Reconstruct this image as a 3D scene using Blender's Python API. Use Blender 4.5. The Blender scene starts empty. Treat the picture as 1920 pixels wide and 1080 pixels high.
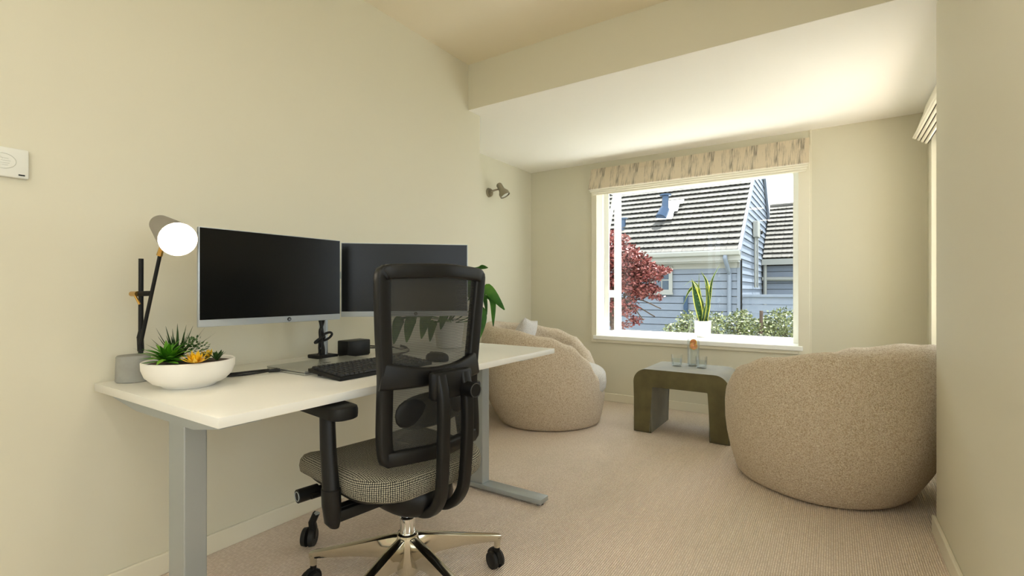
import bpy, bmesh, math, random
from mathutils import Vector, Matrix
R = math.radians
PI = math.pi
rnd = random.Random(7)
SC = bpy.context.scene
COL = SC.collection

# ------------------------------------------------------------ camera, world, sun, exposure
F_PX, CXW, CAM_H, HZ = 913.0, 2.04, 1.03, 545.0
YAW = 33.3
cd = bpy.data.cameras.new('camera'); cam = bpy.data.objects.new('camera', cd); COL.objects.link(cam)
cam.location = (CXW, 0, CAM_H); cam.rotation_euler = (R(90), 0, R(YAW))
cd.sensor_width = 36; cd.lens = F_PX/1920*36; cd.shift_y = 5/1920; cd.clip_start = .02
SC.camera = cam
w = bpy.data.worlds.new('world'); SC.world = w; w.use_nodes = True
bg = w.node_tree.nodes['Background']; bg.inputs[0].default_value = (.86, .93, 1, 1); bg.inputs[1].default_value = 2.6
sd = bpy.data.lights.new('sun', 'SUN'); sun = bpy.data.objects.new('sun', sd); COL.objects.link(sun)
sd.energy = 14.0; sd.angle = R(.6); sd.color = (1, .98, .94)
sun.rotation_euler = Vector((.13, .30, .945)).to_track_quat('Z', 'Y').to_euler()
def portal(loc, rot, sx, sy):
    l = bpy.data.lights.new('portal', 'AREA'); l.shape = 'RECTANGLE'; l.size = sx; l.size_y = sy
    o = bpy.data.objects.new('portal', l); o.location = loc; o.rotation_euler = rot; COL.objects.link(o)
    l.cycles.is_portal = True
portal((1.0, 4.95, 1.33), (R(-90), 0, 0), 1.8, 1.6)
portal((2.75, 3.46, 1.3), (0, R(90), 0), 1.5, 1.15)
portal((-.2, -1.55, 1.42), (0, R(-90), 0), 1.7, 1.95)
portal((3.07, -3.15, 1.57), (R(90), 0, 0), 1.75, 1.4)
portal((4.35, -.9, 1.55), (0, R(90), 0), 1.5, 3.2)
vs = SC.view_settings; vs.view_transform = 'Standard'; vs.look = 'None'; vs.gamma = 1; vs.exposure = .60; vs.use_curve_mapping = False
cy = SC.cycles; cy.max_bounces = 12; cy.diffuse_bounces = 7; cy.glossy_bounces = 5; cy.transparent_max_bounces = 24; cy.sample_clamp_indirect = 6
cy.use_denoising = True

SN, CS = math.sin(R(YAW)), math.cos(R(YAW))
def P(px, py, d):
    """world point of a picture position at view depth d"""
    t = (px-960)/F_PX
    return Vector((CXW - SN*d + CS*t*d, CS*d + SN*t*d, CAM_H + (HZ-py)*d/F_PX))

# ------------------------------------------------------------ materials
def lin(c):
    return tuple(((v/255)/12.92 if v/255 <= .04045 else ((v/255+.055)/1.055)**2.4) for v in c)
def newmat(name):
    m = bpy.data.materials.new(name); m.use_nodes = True
    nt = m.node_tree; b = nt.nodes['Principled BSDF']
    return m, nt, b
def mat(name, col, rough=.5, metal=0, bump=None, var=None, spec=None, sheen=0, coat=0):
    """col sRGB 0-255; bump=(scale,strength,distance); var=(scale,amount)"""
    m, nt, b = newmat(name); N, L = nt.nodes, nt.links
    c = lin(col)+(1,)
    b.inputs['Base Color'].default_value = c
    b.inputs['Roughness'].default_value = rough; b.inputs['Metallic'].default_value = metal
    if spec is not None: b.inputs['Specular IOR Level'].default_value = spec
    if sheen: b.inputs['Sheen Weight'].default_value = sheen
    if coat: b.inputs['Coat Weight'].default_value = coat
    tc = N.new('ShaderNodeTexCoord')
    if var:
        n = N.new('ShaderNodeTexNoise'); n.inputs['Scale'].default_value = var[0]; n.inputs['Detail'].default_value = 4
        L.new(tc.outputs['Object'], n.inputs['Vector'])
        r = N.new('ShaderNodeMapRange'); r.inputs[1].default_value = .3; r.inputs[2].default_value = .7
        r.inputs[3].default_value = 1-var[1]; r.inputs[4].default_value = 1+var[1]
        L.new(n.outputs[0], r.inputs[0])
        v = N.new('ShaderNodeVectorMath'); v.operation = 'SCALE'; v.inputs[0].default_value = c[:3]
        L.new(r.outputs[0], v.inputs['Scale']); L.new(v.outputs[0], b.inputs['Base Color'])
    if bump:
        n = N.new('ShaderNodeTexNoise'); n.inputs['Scale'].default_value = bump[0]; n.inputs['Detail'].default_value = 3
        L.new(tc.outputs['Object'], n.inputs['Vector'])
        bu = N.new('ShaderNodeBump'); bu.inputs['Strength'].default_value = bump[1]; bu.inputs['Distance'].default_value = bump[2]
        L.new(n.outputs[0], bu.inputs['Height']); L.new(bu.outputs[0], b.inputs['Normal'])
    return m

def mat_carpet():
    m, nt, b = newmat('loop_carpet'); N, L = nt.nodes, nt.links
    tc = N.new('ShaderNodeTexCoord')
    mp = N.new('ShaderNodeMapping'); mp.inputs['Scale'].default_value = (1, .55, 1); L.new(tc.outputs['Object'], mp.inputs[0])
    v = N.new('ShaderNodeTexVoronoi'); v.inputs['Scale'].default_value = 125; v.inputs['Randomness'].default_value = .55; L.new(mp.outputs[0], v.inputs['Vector'])
    wv = N.new('ShaderNodeTexWave'); wv.bands_direction = 'X'; wv.inputs['Scale'].default_value = 39; wv.inputs['Distortion'].default_value = .6; wv.inputs['Detail Scale'].default_value = 6
    L.new(tc.outputs['Object'], wv.inputs['Vector'])
    mx = N.new('ShaderNodeMath'); mx.operation = 'SUBTRACT'; L.new(wv.outputs['Fac'], mx.inputs[0]); L.new(v.outputs['Distance'], mx.inputs[1])
    cr = N.new('ShaderNodeValToRGB'); cr.color_ramp.elements[0].position = -.0; cr.color_ramp.elements[0].color = lin((222, 204, 186))+(1,)
    cr.color_ramp.elements[1].position = .62; cr.color_ramp.elements[1].color = lin((255, 241, 226))+(1,)
    L.new(mx.outputs[0], cr.inputs[0])
    n = N.new('ShaderNodeTexNoise'); n.inputs['Scale'].default_value = 3; n.inputs['Detail'].default_value = 5; L.new(tc.outputs['Object'], n.inputs['Vector'])
    r = N.new('ShaderNodeMapRange'); r.inputs[3].default_value = .93; r.inputs[4].default_value = 1.05; L.new(n.outputs[0], r.inputs[0])
    sc = N.new('ShaderNodeVectorMath'); sc.operation = 'SCALE'; L.new(cr.outputs[0], sc.inputs[0]); L.new(r.outputs[0], sc.inputs['Scale'])
    L.new(sc.outputs[0], b.inputs['Base Color']); b.inputs['Roughness'].default_value = .95; b.inputs['Specular IOR Level'].default_value = .1
    bu = N.new('ShaderNodeBump'); bu.inputs['Strength'].default_value = .8; bu.inputs['Distance'].default_value = .004
    L.new(mx.outputs[0], bu.inputs['Height']); L.new(bu.outputs[0], b.inputs['Normal'])
    return m
def mat_boucle(name, ca, cb):
    m, nt, b = newmat(name); N, L = nt.nodes, nt.links
    tc = N.new('ShaderNodeTexCoord')
    n0 = N.new('ShaderNodeTexNoise'); n0.inputs['Scale'].default_value = 90; L.new(tc.outputs['Object'], n0.inputs['Vector'])
    ad = N.new('ShaderNodeVectorMath'); ad.operation = 'MULTIPLY_ADD'; ad.inputs[1].default_value = (.02, .02, .02)
    L.new(n0.outputs['Color'], ad.inputs[0]); L.new(tc.outputs['Object'], ad.inputs[2])
    v = N.new('ShaderNodeTexVoronoi'); v.inputs['Scale'].default_value = 200; L.new(ad.outputs[0], v.inputs['Vector'])
    cr = N.new('ShaderNodeValToRGB'); cr.color_ramp.elements[0].position = .1; cr.color_ramp.elements[0].color = lin(ca)+(1,)
    cr.color_ramp.elements[1].position = .75; cr.color_ramp.elements[1].color = lin(cb)+(1,)
    L.new(v.outputs['Distance'], cr.inputs[0]); L.new(cr.outputs[0], b.inputs['Base Color'])
    inv = N.new('ShaderNodeMath'); inv.operation = 'SUBTRACT'; inv.inputs[0].default_value = 1; L.new(v.outputs['Distance'], inv.inputs[1])
    bu = N.new('ShaderNodeBump'); bu.inputs['Strength'].default_value = .9; bu.inputs['Distance'].default_value = .006
    L.new(inv.outputs[0], bu.inputs['Height']); L.new(bu.outputs[0], b.inputs['Normal'])
    b.inputs['Roughness'].default_value = .95; b.inputs['Specular IOR Level'].default_value = .15; b.inputs['Sheen Weight'].default_value = .25
    return m
def mat_weave(name, dark, light, scale, thr):
    m, nt, b = newmat(name); N, L = nt.nodes, nt.links
    tc = N.new('ShaderNodeTexCoord')
    v = N.new('ShaderNodeTexVoronoi'); v.inputs['Scale'].default_value = scale; v.inputs['Randomness'].default_value = 0
    L.new(tc.outputs['Object'], v.inputs['Vector'])
    cr = N.new('ShaderNodeValToRGB'); cr.color_ramp.elements[0].position = thr; cr.color_ramp.elements[0].color = lin(light)+(1,)
    cr.color_ramp.elements[1].position = thr+.15; cr.color_ramp.elements[1].color = lin(dark)+(1,)
    L.new(v.outputs['Distance'], cr.inputs[0]); L.new(cr.outputs[0], b.inputs['Base Color'])
    bu = N.new('ShaderNodeBump'); bu.inputs['Strength'].default_value = .5; bu.inputs['Distance'].default_value = .002; bu.invert = True
    L.new(v.outputs['Distance'], bu.inputs['Height']); L.new(bu.outputs[0], b.inputs['Normal'])
    b.inputs['Roughness'].default_value = .85
    return m
def mat_dots(name, dark, light, cell):
    m, nt, b = newmat(name); N, L = nt.nodes, nt.links
    tc = N.new('ShaderNodeTexCoord')
    v = N.new('ShaderNodeTexVoronoi'); v.voronoi_dimensions = '2D'; v.inputs['Scale'].default_value = 1/cell; v.inputs['Randomness'].default_value = .12
    L.new(tc.outputs['UV'], v.inputs['Vector'])
    cr = N.new('ShaderNodeValToRGB'); cr.color_ramp.elements[0].position = .26; cr.color_ramp.elements[0].color = lin(light)+(1,)
    cr.color_ramp.elements[1].position = .46; cr.color_ramp.elements[1].color = lin(dark)+(1,)
    L.new(v.outputs['Distance'], cr.inputs[0]); L.new(cr.outputs[0], b.inputs['Base Color'])
    bu = N.new('ShaderNodeBump'); bu.inputs['Strength'].default_value = .5; bu.inputs['Distance'].default_value = .002; bu.invert = True
    L.new(v.outputs['Distance'], bu.inputs['Height']); L.new(bu.outputs[0], b.inputs['Normal'])
    b.inputs['Roughness'].default_value = .9
    return m
def mat_mesh():
    m, nt, b = newmat('black_mesh_fabric'); N, L = nt.nodes, nt.links
    b.inputs['Base Color'].default_value = lin((40, 39, 33))+(1,); b.inputs['Roughness'].default_value = .6
    tr = N.new('ShaderNodeBsdfTransparent'); mx = N.new('ShaderNodeMixShader')
    tc = N.new('ShaderNodeTexCoord')
    wv = N.new('ShaderNodeTexWave'); wv.bands_direction = 'Z'; wv.inputs['Scale'].default_value = 60; wv.inputs['Distortion'].default_value = 1.5; wv.inputs['Detail Scale'].default_value = .6
    L.new(tc.outputs['Object'], wv.inputs['Vector'])
    r = N.new('ShaderNodeMapRange'); r.inputs[3].default_value = .70; r.inputs[4].default_value = .84; L.new(wv.outputs['Fac'], r.inputs[0])
    L.new(r.outputs[0], mx.inputs[0]); L.new(tr.outputs[0], mx.inputs[1]); L.new(b.outputs[0], mx.inputs[2])
    L.new(mx.outputs[0], N['Material Output'].inputs[0]); return m
def mat_glass(name, tint=(1, 1, 1), refl=.06, rough=0.0):
    m, nt, b = newmat(name); N, L = nt.nodes, nt.links; N.remove(b)
    tr = N.new('ShaderNodeBsdfTransparent'); tr.inputs[0].default_value = tint+(1,)
    gl = N.new('ShaderNodeBsdfGlossy'); gl.inputs['Roughness'].default_value = rough
    fr = N.new('ShaderNodeLayerWeight'); fr.inputs[0].default_value = .35
    mu = N.new('ShaderNodeMath'); mu.operation = 'MULTIPLY_ADD'; mu.inputs[1].default_value = .3; mu.inputs[2].default_value = refl
    L.new(fr.outputs['Fresnel'], mu.inputs[0]); mu.use_clamp = True
    mx = N.new('ShaderNodeMixShader'); L.new(mu.outputs[0], mx.inputs[0]); L.new(tr.outputs[0], mx.inputs[1]); L.new(gl.outputs[0], mx.inputs[2])
    L.new(mx.outputs[0], N['Material Output'].inputs[0]); return m
def mat_pane():
    m, nt, b = newmat('window_glass'); N, L = nt.nodes, nt.links; N.remove(b)
    tr = N.new('ShaderNodeBsdfTransparent'); tr.inputs[0].default_value = (.97, .985, .98, 1)
    gl = N.new('ShaderNodeBsdfGlossy'); gl.inputs['Roughness'].default_value = 0
    mx = N.new('ShaderNodeMixShader'); mx.inputs[0].default_value = .015
    L.new(tr.outputs[0], mx.inputs[1]); L.new(gl.outputs[0], mx.inputs[2]); L.new(mx.outputs[0], N['Material Output'].inputs[0]); return m
def mat_emit(name, col, s):
    m, nt, b = newmat(name); b.inputs['Emission Color'].default_value = col+(1,); b.inputs['Emission Strength'].default_value = s
    b.inputs['Base Color'].default_value = (.9, .9, .85, 1); return m
def mat_blind(name, base, mark):
    m, nt, b = newmat(name); N, L = nt.nodes, nt.links
    tc = N.new('ShaderNodeTexCoord')
    sp = N.new('ShaderNodeSeparateXYZ'); L.new(tc.outputs['Object'], sp.inputs[0])
    # repeat every .305 m along x
    md = N.new('ShaderNodeMath'); md.operation = 'MODULO'; md.inputs[1].default_value = .318; L.new(sp.outputs[0], md.inputs[0])
    cb = N.new('ShaderNodeCombineXYZ'); L.new(md.outputs[0], cb.inputs[0])
    zz = N.new('ShaderNodeMath'); zz.operation = 'MULTIPLY'; zz.inputs[1].default_value = .11; L.new(sp.outputs[2], zz.inputs[0]); L.new(zz.outputs[0], cb.inputs[2])
    n = N.new('ShaderNodeTexNoise'); n.inputs['Scale'].default_value = 80; n.inputs['Detail'].default_value = 5; n.inputs['Roughness'].default_value = .6; L.new(cb.outputs[0], n.inputs['Vector'])
    n2 = N.new('ShaderNodeTexNoise'); n2.inputs['Scale'].default_value = 13; n2.inputs['Detail'].default_value = 1; L.new(cb.outputs[0], n2.inputs['Vector'])
    ml = N.new('ShaderNodeMath'); ml.operation = 'MULTIPLY'; L.new(n.outputs[0], ml.inputs[0]); L.new(n2.outputs[0], ml.inputs[1])
    cr = N.new('ShaderNodeValToRGB'); cr.color_ramp.elements[0].position = .24; cr.color_ramp.elements[0].color = lin(base)+(1,)
    cr.color_ramp.elements[1].position = .42; cr.color_ramp.elements[1].color = lin(mark)+(1,)
    L.new(ml.outputs[0], cr.inputs[0]); L.new(cr.outputs[0], b.inputs['Base Color']); b.inputs['Roughness'].default_value = .9
    b.inputs['Specular IOR Level'].default_value = .1
    return m
def mat_roof(name, ca, cb):
    m, nt, b = newmat(name); N, L = nt.nodes, nt.links
    oi = N.new('ShaderNodeObjectInfo'); tc = N.new('ShaderNodeTexCoord')
    n = N.new('ShaderNodeTexNoise'); n.inputs['Scale'].default_value = 28; n.inputs['Detail'].default_value = 6
    ad = N.new('ShaderNodeVectorMath'); L.new(tc.outputs['Object'], ad.inputs[0]); L.new(oi.outputs['Location'], ad.inputs[1]); L.new(ad.outputs[0], n.inputs['Vector'])
    mi = N.new('ShaderNodeMath'); mi.operation = 'MULTIPLY_ADD'; mi.inputs[1].default_value = .25; L.new(oi.outputs['Random'], mi.inputs[0]); L.new(n.outputs[0], mi.inputs[2])
    cr = N.new('ShaderNodeValToRGB'); cr.color_ramp.elements[0].position = .4; cr.color_ramp.elements[0].color = lin(ca)+(1,)
    cr.color_ramp.elements[1].position = .9; cr.color_ramp.elements[1].color = lin(cb)+(1,)
    L.new(mi.outputs[0], cr.inputs[0]); L.new(cr.outputs[0], b.inputs['Base Color']); b.inputs['Roughness'].default_value = .9
    return m
def mat_leaf2(name, cols, scale=40):
    """leaf colour varied from patch to patch"""
    m, nt, b = newmat(name); N, L = nt.nodes, nt.links
    tc = N.new('ShaderNodeTexCoord'); n = N.new('ShaderNodeTexNoise'); n.inputs['Scale'].default_value = scale; n.inputs['Detail'].default_value = 2
    L.new(tc.outputs['Object'], n.inputs['Vector'])
    cr = N.new('ShaderNodeValToRGB'); e = cr.color_ramp.elements
    e[0].position = .3; e[0].color = lin(cols[0])+(1,); e[1].position = .7; e[1].color = lin(cols[-1])+(1,)
    for i, c in enumerate(cols[1:-1]):
        x = e.new(.3+.4*(i+1)/(len(cols)-1)); x.color = lin(c)+(1,)
    L.new(n.outputs[0], cr.inputs[0]); L.new(cr.outputs[0], b.inputs['Base Color']); b.inputs['Roughness'].default_value = .5
    return m

M = dict(
 wall=mat('cream_wall_paint', (217, 212, 192), .6, bump=(220, .06, .001), spec=.3),
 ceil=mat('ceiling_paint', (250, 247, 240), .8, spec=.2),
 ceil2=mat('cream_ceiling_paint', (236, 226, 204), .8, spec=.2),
 trim=mat('cream_gloss_trim', (228, 222, 202), .35),
 white=mat('white_sill_paint', (245, 245, 240), .3),
 carpet=mat_carpet(),
 boucle=mat_boucle('beige_boucle', (255, 244, 226), (200, 176, 144)),
 boucle2=mat_boucle('off_white_boucle', (246, 242, 236), (206, 198, 188)),
 desk=mat('white_laminate', (228, 226, 219), .3, bump=(300, .03, .0005)),
 deskedge=mat('white_edge_band', (232, 226, 208), .4),
 silver=mat('silver_powder_coat', (168, 174, 176), .35, .55),
 alu=mat('polished_aluminium', (205, 200, 186), .13, 1),
 chrome=mat('chrome', (225, 225, 225), .07, 1),
 black=mat('black_plastic', (16, 15, 14), .42, spec=.3),
 blackm=mat('matt_black_plastic', (14, 14, 13), .55, spec=.3),
 rubber=mat('black_rubber', (14, 14, 14), .6),
 mesh=mat_mesh(),
 seat=mat_dots('black_and_grey_weave', (14, 14, 12), (168, 162, 142), .0058),
 screen=mat('black_screen', (5, 6, 6), .26, coat=.0, spec=.28),
 bezel=mat('silver_bezel', (178, 186, 194), .3, .5),
 laptop=mat('silver_laptop_lid', (186, 188, 184), .3, .8),
 keys=mat('key_cap_black', (34, 34, 34), .5),
 velvet=mat('olive_velvet', (92, 84, 50), .7, sheen=.35, var=(9, .28), bump=(400, .2, .001)),
 concrete=mat('grey_concrete', (150, 150, 144), .85, var=(30, .08), bump=(60, .2, .001)),
 shade=mat('grey_lamp_shade', (128, 122, 112), .45),
 brass=mat('brass', (206, 164, 92), .25, 1),
 bulb=mat_emit('glowing_bulb', (1, .87, .66), 24),
 ceramic=mat('white_ceramic', (238, 234, 226), .35),
 soil=mat('dark_soil', (58, 42, 32), .95, var=(80, .4), bump=(90, .8, .005)),
 leafA=mat_leaf2('bright_succulent', [(60, 122, 24), (96, 168, 34), (150, 196, 60)], 18),
 leafB=mat_leaf2('dark_agave', [(22, 48, 18), (44, 84, 30), (80, 112, 52)], 14),
 leafC=mat_leaf2('grey_green_succulent', [(36, 70, 30), (82, 118, 62), (170, 190, 140)], 60),
 leafY=mat_leaf2('yellow_rosette', [(228, 176, 26), (250, 216, 50), (252, 230, 100)], 30),
 leafP=mat_leaf2('glossy_green_leaf', [(34, 84, 18), (62, 124, 26), (98, 154, 44)], 10),
 snake=mat_leaf2('snake_plant_green', [(58, 104, 56), (40, 84, 44), (110, 146, 80)], 60),
 snakey=mat('snake_plant_yellow_edge', (214, 214, 116), .45),
 pane=mat_pane(),
 glass=mat_glass('clear_glass', (.985, .992, .995), .02),
 water=mat_glass('water', (.93, .97, .99), .03),
 orange=mat('citrus_flesh', (232, 142, 78), .5, var=(60, .25)),
 peel=mat('citrus_peel', (236, 184, 66), .45),
 blind=mat_blind('streaked_linen', (214, 200, 176), (112, 108, 100)),
 blindp=mat('pale_blind_lining', (232, 226, 208), .9),
 stripe=mat('dark_blind_cord', (60, 58, 50), .8),
 nickel=mat('brushed_nickel', (160, 152, 134), .32, .9),
 plastic=mat('white_plastic', (226, 226, 218), .35),
 emboss=mat('embossed_grey', (204, 205, 196), .4),
 roof=mat_roof('grey_roof_tile', (74, 72, 68), (98, 95, 90)),
 under=mat('dark_underlay_and_shadow', (16, 16, 16), 1),  # also the painted shadow lines between boards and at the house corner
 board=mat('pale_blue_grey_weatherboard', (112, 121, 134), .6, var=(6, .04)),
 ewhite=mat('exterior_white_paint', (146, 146, 140), .5),
 flue=mat('blue_grey_flue', (50, 72, 98), .4, .3),
 flash=mat('white_roof_flashing', (240, 240, 240), .5),
 dglass=mat('dark_window_pane', (70, 84, 98), .1),
 bark=mat('bark', (74, 60, 50), .9, var=(30, .3)),
 maple=mat_leaf2('red_maple_leaf', [(66, 24, 24), (118, 52, 48), (150, 98, 88)], 26),
 bush=mat_leaf2('variegated_leaf', [(38, 50, 26), (86, 96, 50), (142, 145, 106)], 34),
 grass=mat('mown_grass_ground', (84, 88, 64), .95, var=(4, .3)),
 bounce_paving=mat('pale_bounce_paving', (192, 193, 190), .9, var=(3, .08)),
 ext=mat('exterior_plaster', (150, 148, 140), .8),
)

# ------------------------------------------------------------ geometry helpers
def xf(bm, verts, loc, rot):
    mtx = Matrix.Translation(Vector(loc))
    if rot is not None: mtx = mtx @ (rot if isinstance(rot, Matrix) else Matrix.Rotation(rot, 4, 'Z'))
    bmesh.ops.transform(bm, matrix=mtx, verts=verts)
def box(bm, c, s, bev=0, rot=None, seg=2):
    """box centred at c with size s"""
    r = bmesh.ops.create_cube(bm, size=1); vs_ = r['verts']
    bmesh.ops.scale(bm, vec=Vector(s), verts=vs_)
    if bev:
        ed = list({e for v in vs_ for e in v.link_edges})
        g = bmesh.ops.bevel(bm, geom=ed, offset=bev, segments=seg, affect='EDGES', profile=.5)
        vs_ = list({v for f in g['faces'] for v in f.verts} | {v for v in vs_ if v.is_valid})
    xf(bm, vs_, c, rot); return vs_
def bx(bm, x0, x1, y0, y1, z0, z1, bev=0):
    return box(bm, ((x0+x1)/2, (y0+y1)/2, (z0+z1)/2), (x1-x0, y1-y0, z1-z0), bev)
def rings(bm, rs, cap=True, closed=False):
    vr = [[bm.verts.new(p) for p in r] for r in rs]; n = len(vr[0])
    m_ = len(vr)
    for i in range(m_ if closed else m_-1):
        a, b = vr[i], vr[(i+1) % m_]
        for j in range(n): bm.faces.new((a[j], a[(j+1) % n], b[(j+1) % n], b[j]))
    if cap and not closed:
        bm.faces.new(list(reversed(vr[0]))); bm.faces.new(vr[-1])
def tube(bm, pts, rad, n=10, closed=False, cap=True):
    pts = [Vector(p) for p in pts]
    if not hasattr(rad, '__len__'): rad = [rad]*len(pts)
    rs = []; ref = None
    for i, p in enumerate(pts):
        a = pts[(i-1) % len(pts)] if (closed or i > 0) else p
        b = pts[(i+1) % len(pts)] if (closed or i < len(pts)-1) else p
        t = (b-a).normalized()
        if ref is None:
            ref = Vector((0, 0, 1)) if abs(t.z) < .9 else Vector((1, 0, 0))
        u = (ref - t*ref.dot(t)).normalized(); v = t.cross(u); ref = u
        rs.append([p + rad[i]*(math.cos(2*PI*k/n)*u + math.sin(2*PI*k/n)*v) for k in range(n)])
    rings(bm, rs, cap, closed)
def sweep(bm, pts, prof, ref, closed=False):
    """prof: list of (a,b): a along ref-ish side (tangent x ref), b along ref"""
    pts = [Vector(p) for p in pts]; ref = Vector(ref); rs = []
    for i, p in enumerate(pts):
        a = pts[(i-1) % len(pts)] if (closed or i > 0) else p
        b = pts[(i+1) % len(pts)] if (closed or i < len(pts)-1) else p
        t = (b-a).normalized(); s = t.cross(ref).normalized(); u = s.cross(t).normalized()
        pr_ = prof(i/(len(pts)-1)) if callable(prof) else prof
        rs.append([p + s*q[0] + u*q[1] for q in pr_])
    rings(bm, rs, True, closed)
def rrect(w_, h_, r, n=3):
    o = []
    for cx_, cy_, a0 in ((w_/2-r, h_/2-r, 0), (-w_/2+r, h_/2-r, 90), (-w_/2+r, -h_/2+r, 180), (w_/2-r, -h_/2+r, 270)):
        for k in range(n+1):
            a = R(a0+90*k/n); o.append((cx_+r*math.cos(a), cy_+r*math.sin(a)))
    return o
def lathe(bm, prof, c=(0, 0, 0), n=32, rot=None, sx=1, sy=1):
    """prof [(r,z)] ; poles closed when r==0"""
    vs0 = len(bm.verts); made = []
    prev = None
    for r, z in prof:
        if r < 1e-6:
            cur = [bm.verts.new((0, 0, z))]
        else:
            cur = [bm.verts.new((r*math.cos(2*PI*k/n)*sx, r*math.sin(2*PI*k/n)*sy, z)) for k in range(n)]
        made += cur
        if prev is not None:
            if len(prev) == 1 and len(cur) > 1:
                for k in range(n): bm.faces.new((prev[0], cur[(k+1) % n], cur[k]))
            elif len(cur) == 1 and len(prev) > 1:
                for k in range(n): bm.faces.new((prev[k], prev[(k+1) % n], cur[0]))
            elif len(cur) > 1:
                for k in range(n): bm.faces.new((prev[k], prev[(k+1) % n], cur[(k+1) % n], cur[k]))
        prev = cur
    xf(bm, made, c, rot); return made
def cyl(bm, a, b, r0, r1=None, n=24):
    r1 = r0 if r1 is None else r1
    a, b = Vector(a), Vector(b); d = b-a
    q = d.to_track_quat('Z', 'Y').to_matrix().to_4x4()
    return lathe(bm, [(0, 0), (r0, 0), (r1, d.length), (0, d.length)], a, n, q)
def ellipsoid(bm, c, s, p=1.0, n=24, m_=14, rot=None):
    """superellipsoid; p<1 is boxier"""
    def sp(v, e): return math.copysign(abs(v)**e, v)
    made = []; rs = []
    for i in range(1, m_):
        t = -PI/2+PI*i/m_; ct, st = sp(math.cos(t), p), sp(math.sin(t), p)
        rs.append([bm.verts.new((s[0]*ct*sp(math.cos(2*PI*k/n), p), s[1]*ct*sp(math.sin(2*PI*k/n), p), s[2]*st)) for k in range(n)])
    for r_ in rs: made += r_
    lo = bm.verts.new((0, 0, -s[2])); hi = bm.verts.new((0, 0, s[2])); made += [lo, hi]
    for k in range(n):
        bm.faces.new((lo, rs[0][(k+1) % n], rs[0][k])); bm.faces.new((hi, rs[-1][k], rs[-1][(k+1) % n]))
        for i in range(len(rs)-1): bm.faces.new((rs[i][k], rs[i][(k+1) % n], rs[i+1][(k+1) % n], rs[i+1][k]))
    xf(bm, made, c, rot); return made
def bez(p, n=12):
    """Catmull-Rom through the points p"""
    p = [Vector(q) for q in p]; q = [p[0]*2-p[1]]+p+[p[-1]*2-p[-2]]; out = []
    for i in range(1, len(q)-2):
        for k in range(n):
            t = k/n
            out.append(.5*((2*q[i]) + (-q[i-1]+q[i+1])*t + (2*q[i-1]-5*q[i]+4*q[i+1]-q[i+2])*t*t + (-q[i-1]+3*q[i]-3*q[i+1]+q[i+2])*t**3))
    out.append(p[-1]); return out
def leaf(bm, pts, wid, side, fold=.25, thick=.0, shape=None, n=6):
    """blade along pts (Catmull-Rom), width wid, side direction, V-fold"""
    c = bez(pts, n); side = Vector(side); m_ = len(c); rows = []
    for i, p in enumerate(c):
        t = (c[min(i+1, m_-1)]-c[max(i-1, 0)]).normalized()
        s = (side - t*side.dot(t)); s = s.normalized() if s.length > 1e-5 else Vector((1, 0, 0))
        u = s.cross(t)
        f = i/(m_-1); ww = wid/2*(shape(f) if shape else math.sin(PI*min(1, f*.92+.08))**.7*(1-f**6))
        rows.append([bm.verts.new(p - s*ww + u*ww*fold), bm.verts.new(p), bm.verts.new(p + s*ww + u*ww*fold)])
    fs = []
    for i in range(m_-1):
        for j in range(2): fs.append(bm.faces.new((rows[i][j], rows[i][j+1], rows[i+1][j+1], rows[i+1][j])))
    if thick:
        r_ = bmesh.ops.solidify(bm, geom=fs, thickness=thick)
    return fs

def tag(o, label=None, cat=None, group=None, kind=None):
    if label: o['label'] = label
    if cat: o['category'] = cat
    if group: o['group'] = group
    if kind: o['kind'] = kind
    return o
MW = {}
def thing(name, loc, label, cat, rz=0, group=None):
    o = bpy.data.objects.new(name, None); COL.objects.link(o); o.empty_display_size = .1
    o.location = loc; o.rotation_euler = (0, 0, rz); MW[o] = Matrix.Translation(Vector(loc)) @ Matrix.Rotation(rz, 4, 'Z')
    return tag(o, label, cat, group)
def obj(name, bm, m, parent=None, smooth=True, local=False, ang=40, loc=None, kind=None, label=None, sub=0):
    """one mesh object from bm, given in world space unless local"""
    bmesh.ops.recalc_face_normals(bm, faces=bm.faces)
    me = bpy.data.meshes.new(name)
    if parent is not None and not local: bmesh.ops.transform(bm, matrix=MW[parent].inverted(), verts=bm.verts)
    elif parent is None and loc is not None: bmesh.ops.translate(bm, vec=-Vector(loc), verts=bm.verts)
    bm.to_mesh(me); bm.free()
    o = bpy.data.objects.new(name, me); COL.objects.link(o)
    ms = m if isinstance(m, (list, tuple)) else [m]
    for x in ms: me.materials.append(x)
    if smooth:
        for p in me.polygons: p.use_smooth = True
        me.set_sharp_from_angle(angle=R(ang))
    if parent is not None:
        o.parent = parent; MW[o] = MW[parent].copy()
    else:
        MW[o] = Matrix.Translation(Vector(loc)) if loc is not None else Matrix.Identity(4)
        if loc is not None: o.location = loc
    if sub:
        s_ = o.modifiers.new('smooth', 'SUBSURF'); s_.levels = sub; s_.render_levels = sub
    if kind: o['kind'] = kind
    if label: o['label'] = label
    return o
def inst(src, parent, mtx, name=None):
    """copy sharing mesh, world matrix mtx"""
    o = src.copy(); COL.objects.link(o); o.parent = parent
    o.matrix_local = MW[parent].inverted() @ mtx if parent else mtx
    return o
def B(): return bmesh.new()
def struct(name, m, boxes, bev=0, **k):
    b = B()
    for q in boxes: bx(b, *q, bev)
    return obj(name, b, m, kind='structure', smooth=False, **k)

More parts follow.
